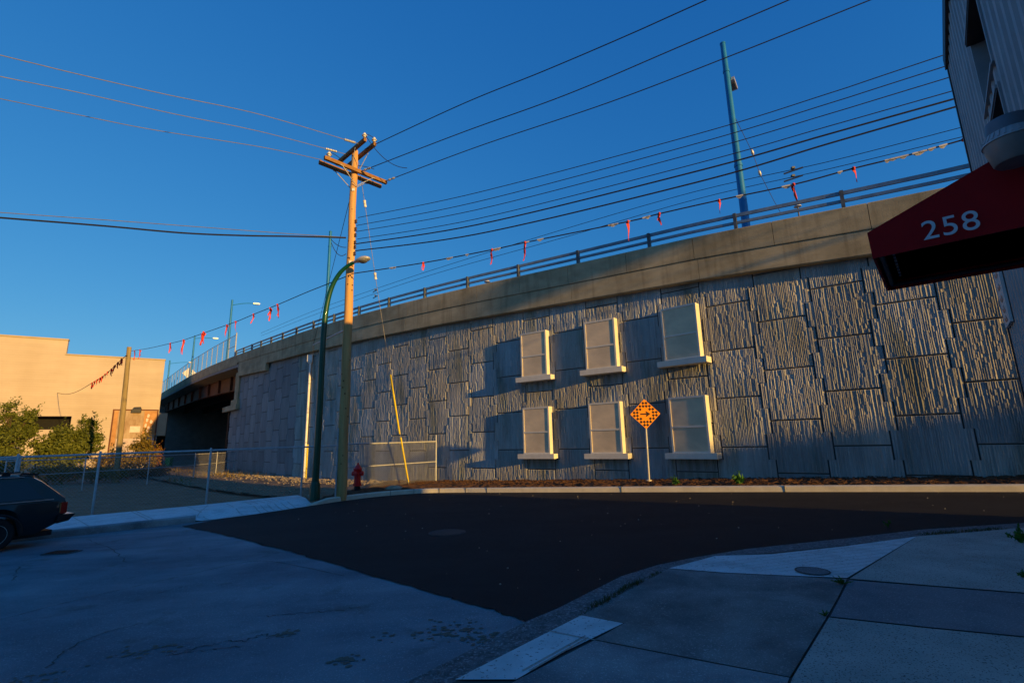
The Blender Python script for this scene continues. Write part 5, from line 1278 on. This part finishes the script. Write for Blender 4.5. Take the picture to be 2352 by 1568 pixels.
# awning
aw = thing('awning', fp(3.76, 2.41, 0), 'maroon canvas door awning with the number 258, on the corrugated building', 'awning')
E0, E1, OUT, ZB_ = 3.33, 4.22, 1.18, 2.405
LIP, ZT = .155, 3.02
def side_poly(e): return [fp(e, ZB_, .05), fp(e, ZB_, OUT), fp(e, ZB_+LIP, OUT+.005), fp(e, ZT, .05)]
q = MB(); tk = FE*.012
q.prism(side_poly(E0), tk); q.prism(side_poly(E1-.012), tk)
q.prism([fp(E0+.0125, ZB_, OUT), fp(E0+.0125, ZB_+LIP, OUT+.005), fp(E0+.0125, ZB_+LIP-.002, OUT-.008), fp(E0+.0125, ZB_, OUT-.012)], FE*(E1-E0-.025))
q.prism([fp(E0+.0125, ZB_+LIP+.001, OUT+.005), fp(E0+.0125, ZT, .05), fp(E0+.0125, ZT-.014, .05), fp(E0+.0125, ZB_+LIP-.012, OUT-.009)], FE*(E1-E0-.025))
q.build('canvas', M_awn, aw)
q = MB()
for a, b in (((E0+.03, .06), (E0+.03, OUT-.03)), ((E1-.03, .06), (E1-.03, OUT-.03)), ((E0+.05, OUT-.035), (E1-.05, OUT-.035))):
    q.tube([fp(a[0], ZB_+.03, a[1]), fp(b[0], ZB_+.03, b[1])], .014, 6)
for ee in (E0+.03, E1-.03): q.tube([fp(ee, ZB_+.12, OUT-.03), fp(ee, ZT-.06, .07)], .014, 6)
q.build('frame', M_flash, aw)
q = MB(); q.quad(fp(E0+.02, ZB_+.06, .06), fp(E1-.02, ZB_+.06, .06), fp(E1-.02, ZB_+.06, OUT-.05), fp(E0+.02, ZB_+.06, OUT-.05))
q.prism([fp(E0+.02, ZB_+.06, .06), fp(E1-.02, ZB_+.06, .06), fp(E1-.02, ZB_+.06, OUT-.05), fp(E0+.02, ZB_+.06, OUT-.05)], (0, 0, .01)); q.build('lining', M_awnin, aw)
q = MB()
for i in range(9): q.box(fp(E0+.12+i*.075, ZB_+.055, OUT-.09), (.045, .012, .006), (FE, FN, (0, 0, 1)))
q.build('lacing', M_capl if False else M_cap, aw)
# numerals
cu = bpy.data.curves.new('num', 'FONT'); cu.body = '258'; cu.size = .148; cu.extrude = .001; cu.offset = .0002; cu.align_x = 'CENTER'; cu.align_y = 'CENTER'; cu.space_character = 1.08
to = bpy.data.objects.new('num', cu); COL.objects.link(to)
bpy.context.view_layer.update()
me = bpy.data.meshes.new_from_object(to.evaluated_get(bpy.context.evaluated_depsgraph_get())); bpy.data.objects.remove(to)
me.materials.append(M_num); nb_ = bpy.data.objects.new('house_number', me); COL.objects.link(nb_)
xdir = -FN; zup = Vector((0, 0, 1)); nrm = xdir.cross(zup)
NC = fp(E0, ZB_+.083, .838)-FE*.0035
mw_ = Matrix((xdir, zup, nrm)).transposed().to_4x4(); mw_.translation = NC
nb_.parent = aw; nb_.matrix_world = Matrix.Translation(NC) @ mw_.to_3x3().to_4x4()
nb_.matrix_parent_inverse = Matrix.Identity(4); nb_.matrix_basis = Matrix.Translation(NC-aw.location) @ mw_.to_3x3().to_4x4()
# barn lamp on the wall above the awning
EL_ = 3.16; _d = ray(2327, 330); _k = EL_/(FE.x*_d.x+FE.y*_d.y); OL = (FN.x*_d.x+FN.y*_d.y)*_k-fc; LZ = HC+_d.z*_k; LS = .80
lc = fp(EL_, 0, OL)
wl_ = thing('wall_lamp', fp(EL_, LZ+.1, 0), 'grey bucket-shaped dusk lamp hanging above the maroon awning', 'lamp')
q = MB(); q.lathe([(a*LS, b*LS) for a, b in ((.02, .262), (.035, .258), (.035, .235), (.098, .23), (.10, .225), (.105, .15), (.112, .145))], (lc.x, lc.y, LZ-.075*LS), n=28); q.build('cap', M_cap, wl_, smooth=True)
q = MB(); prof_ = [(.112, .145), (.135, .098), (.137, .088), (.128, .086)]
q.lathe([(a*LS, b*LS) for a, b in prof_], (lc.x, lc.y, LZ-.075*LS), n=28)
for i in range(28):
    a = 2*math.pi*(i+.5)/28; d = Vector((math.cos(a), math.sin(a), 0)); q.beam(Vector((lc.x, lc.y, LZ+.067*LS))+d*.114*LS, Vector((lc.x, lc.y, LZ+.025*LS))+d*.1345*LS, .008, .005)
q.build('ring', M_galv, wl_, smooth=True)
q = MB(); q.lathe([(a*LS, b*LS) for a, b in ((.130, .087), (.126, .06), (.105, -.035), (.097, -.045), (.06, -.047), (.01, -.047))], (lc.x, lc.y, LZ-.075*LS), n=28); q.build('refractor', M_bucket, wl_, smooth=True)
q = MB(); q.tube([fp(EL_, LZ+.11, .02), fp(EL_, LZ+.12, OL-.10), fp(EL_, LZ+.10, OL-.08)], .02, 8); q.build('bracket', M_galv, wl_, smooth=True)

# ================================================================== PARKED CAR (only its rear quarter shows)
cw = ground_at(-22, 1270); cdir = Vector((.50, .866, 0)).normalized(); CARZ = cw.z
cside = Vector((cdir.y, -cdir.x, 0))             # towards the street
yaw = math.atan2(cdir.y, cdir.x)
# local frame: x to the rear, y away from the street; origin under the street-side rear wheel
car = thing('parked_car', (cw.x, cw.y, gz(cw.x, cw.y)), 'dark station wagon parked at the left edge, only its rear quarter in view', 'car', rz=yaw)
Wd = 1.66
def loft(mb, sections):
    "sections: lists of equal length across the car"
    n = len(sections[0]); vs = [p for s__ in sections for p in s__]
    mb.add(vs, [(i*n+k, i*n+(k+1) % n, (i+1)*n+(k+1) % n, (i+1)*n+k) for i in range(len(sections)-1) for k in range(n)]+[tuple(range(n)), tuple(range((len(sections)-1)*n, len(sections)*n))])
def csec(x, zb, zm, zt, inset_t=.03):
    return [(x, .04, zb), (x, -.0, zb+.12), (x, -.03, zm), (x, inset_t-.02, zt), (x, Wd-inset_t+.02, zt), (x, Wd+.03, zm), (x, Wd, zb+.12), (x, Wd-.04, zb)]
body = MB()
# wheel arches are cut by lifting the sill over each axle
def arch(x):
    z = .24
    for wx in (0.0, -2.62):
        d = abs(x-wx)
        if d < .36: z = max(z, math.sqrt(max(0, .37**2-d*d))+.30-.02)
    return z
xs_ = [-3.45, -3.3, -3.0]+[-2.62+.36*k/4 for k in range(-4, 5)]+[-2.0, -1.5, -1.0, -.6]+[.36*k/4 for k in range(-4, 5)]+[.6, .85, .98, 1.02]
secs = []
for x in sorted(set(xs_)):
    zt = .86 if x > -1.9 else .86-.06*ss((-1.9-x)/1.5, 0, 1)
    zb = arch(x) if x < .6 else .24+.22*(x-.6)/.42
    if x > .99: zt = .82
    secs.append(csec(x, zb, max(zb+.14, .62), zt))
loft(body, secs); bo = body.build('body', M_car, car, smooth=True, local=True)
gh = MB()
def gsec(x, zt, ins): return [(x, .0, .84), (x, ins, zt), (x, ins+.08, zt+.03), (x, Wd-ins-.08, zt+.03), (x, Wd-ins, zt), (x, Wd, .84)]
loft(gh, [gsec(-1.95, .87, .02), gsec(-1.25, 1.33, .14), gsec(-.6, 1.38, .15), gsec(.2, 1.37, .15), gsec(.44, 1.35, .15), gsec(.62, 1.24, .12), gsec(1.0, .88, .02)]); gh.build('cabin', M_car, car, smooth=True, local=True)
def win(p, nm='side_window'):
    # glass lies a few millimetres proud of the tumblehome
    q = MB(); q.prism([(x, .15*(z-.84)/.51-.014, z) for x, z in p], (0, .012, .0)); return q.build(nm, M_glass, car, local=True)
win([(-.80, .91), (.66, .91), (.36, 1.29), (-.72, 1.31)]); win([(-1.72, .91), (-.88, .91), (-.80, 1.31), (-1.25, 1.28)])
q = MB(); q.beam((-1.9, -.022, .885), (.80, -.022, .885), .012, .022); q.beam((-1.25, .128, 1.355), (.34, .128, 1.36), .012, .018); q.build('chrome_trim', M_chrome, car, local=True)
q = MB()
for y in (.28, Wd-.28): q.beam((-1.1, y, 1.45), (.30, y, 1.45), .03, .025); q.box((.1, y, 1.425), (.12, .05, .05)); q.box((-1.0, y, 1.425), (.12, .05, .05))
q.build('roof_rack', M_blackp, car, local=True)
q = MB(); q.hexa([(.30, .25, 1.40), (.56, .25, 1.37), (.56, Wd-.25, 1.37), (.30, Wd-.25, 1.40), (.32, .25, 1.44), (.60, .25, 1.40), (.60, Wd-.25, 1.40), (.32, Wd-.25, 1.44)]); q.build('spoiler', M_blackp, car, local=True)
for y0, y1 in ((-.034, .26), (Wd-.26, Wd+.034)):
    q = MB(); q.box((.985, (y0+y1)/2, .70), (.10, y1-y0, .22)); q.build('tail_light', M_tail, car, local=True)
    q = MB(); q.box((.925, (y0+y1)/2, .70), (.018, y1-y0-.004, .19)); q.build('side_marker', M_amber, car, local=True)
q = MB(); q.hexa([(.90, -.04, .40), (1.10, .0, .43), (1.10, Wd, .43), (.90, Wd+.04, .40), (.90, -.05, .56), (1.20, .0, .555), (1.20, Wd, .555), (.90, Wd+.05, .56)]); q.build('bumper', M_blackp, car, local=True)
q = MB(); q.hexa([(.99, -.02, .562), (1.18, .02, .558), (1.18, Wd-.02, .558), (.99, Wd+.02, .562), (.99, -.02, .575), (1.17, .02, .570), (1.17, Wd-.02, .570), (.99, Wd+.02, .575)]); q.build('bumper_top', M_chrome, car, local=True)
for wx in (0, -2.62):
    for wy, s__ in ((.09, -1), (Wd-.09, 1)):
        q = MB(); q.lathe([(.20, -.095), (.27, -.10), (.30, -.07), (.305, 0), (.30, .07), (.27, .10), (.20, .095)], (wx, wy, .305), (0, 1, 0), 28); w_ = q.build('wheel', M_rub, car, smooth=True, local=True)
        q = MB(); q.lathe([(.19, 0), (.19, .035), (.14, .02), (.06, .03), (.05, .05), (.01, .05)], (wx, wy+s__*.062, .305), (0, s__, 0), 20)
        q.build('rim', M_lamp, w_, smooth=True, local=True)
    q = MB(); n = 12; pts = []
    q.tube([(wx+.385*math.cos(math.pi*k/n), -.015, .30+.375*math.sin(math.pi*k/n)) for k in range(n+1)], .022, 6); q.build('arch_trim', M_blackp, car, local=True)
q = MB(); q.box((-1.2, Wd/2, .22), (4.2, Wd-.3, .1)); q.build('underbody', M_blackp, car, local=True)

# ================================================================== unseen block added behind the viewer: its roof edge draws the long shadow at the foot of the wall
nq = Vector((math.cos(SUN_HEAD), math.sin(SUN_HEAD), 0)); nd = Vector((sd.x, sd.y, 0)).normalized()
nbp = nq*28-nd*72
nbh = thing('unseen_shadow_block', (nbp.x, nbp.y, 0), 'unseen flat-roofed block added behind the viewer to shade the wall foot', 'building')
def nbox(mb, q0, q1, a0, a1, z0, z1):
    mb.hexa([nq*q0-nd*a0+Vector((0, 0, z0)), nq*q1-nd*a0+Vector((0, 0, z0)), nq*q1-nd*a1+Vector((0, 0, z0)), nq*q0-nd*a1+Vector((0, 0, z0)), nq*q0-nd*a0+Vector((0, 0, z1)), nq*q1-nd*a0+Vector((0, 0, z1)), nq*q1-nd*a1+Vector((0, 0, z1)), nq*q0-nd*a1+Vector((0, 0, z1))])
ZN = .45+HC+SUN_TAN*72
q = MB(); nbox(q, 15.9, 45, 72, 90, -.5, ZN-.3); q.build('wall', M_bldg, nbh)
q = MB(); nbox(q, 15.8, 45.1, 71.8, 90.2, ZN-.298, ZN); q.build('roof', M_flash, nbh)
q = MB()
for k in range(6): nbox(q, 18+k*4.4, 20.6+k*4.4, 71.9, 72.1, 3.5, 6.0)
q.build('window', M_glass, nbh)
ab_ = 45.0  # unseen stepped board, added and shaped to throw the dark band on the parapet
bb = nq*16.5-nd*ab_
bbd = thing('unseen_shade_board', (bb.x, bb.y, 0), 'unseen blank board added far behind the viewer to shade the parapet', 'unseen_shade_board')
q = MB(); nbox(q, 15.0, 16.45, ab_, ab_+.3, 7.5+HC+SUN_TAN*ab_, 9.0+HC+SUN_TAN*ab_); nbox(q, 16.451, 17.0, ab_, ab_+.3, 8.4+HC+SUN_TAN*ab_, 9.4+HC+SUN_TAN*ab_); nbox(q, 17.001, 20, ab_, ab_+.3, 6.5+HC+SUN_TAN*ab_, 9.4+HC+SUN_TAN*ab_); q.build('panel', M_board, bbd)
for qq in (18.4, 19.6): q = MB(); c = nq*qq-nd*(ab_+.45); q.tube([(c.x, c.y, -1), (c.x, c.y, 9+HC+SUN_TAN*ab_)], .12, 10); q.build('post', M_postm, bbd)
print('objects', len(bpy.data.objects))
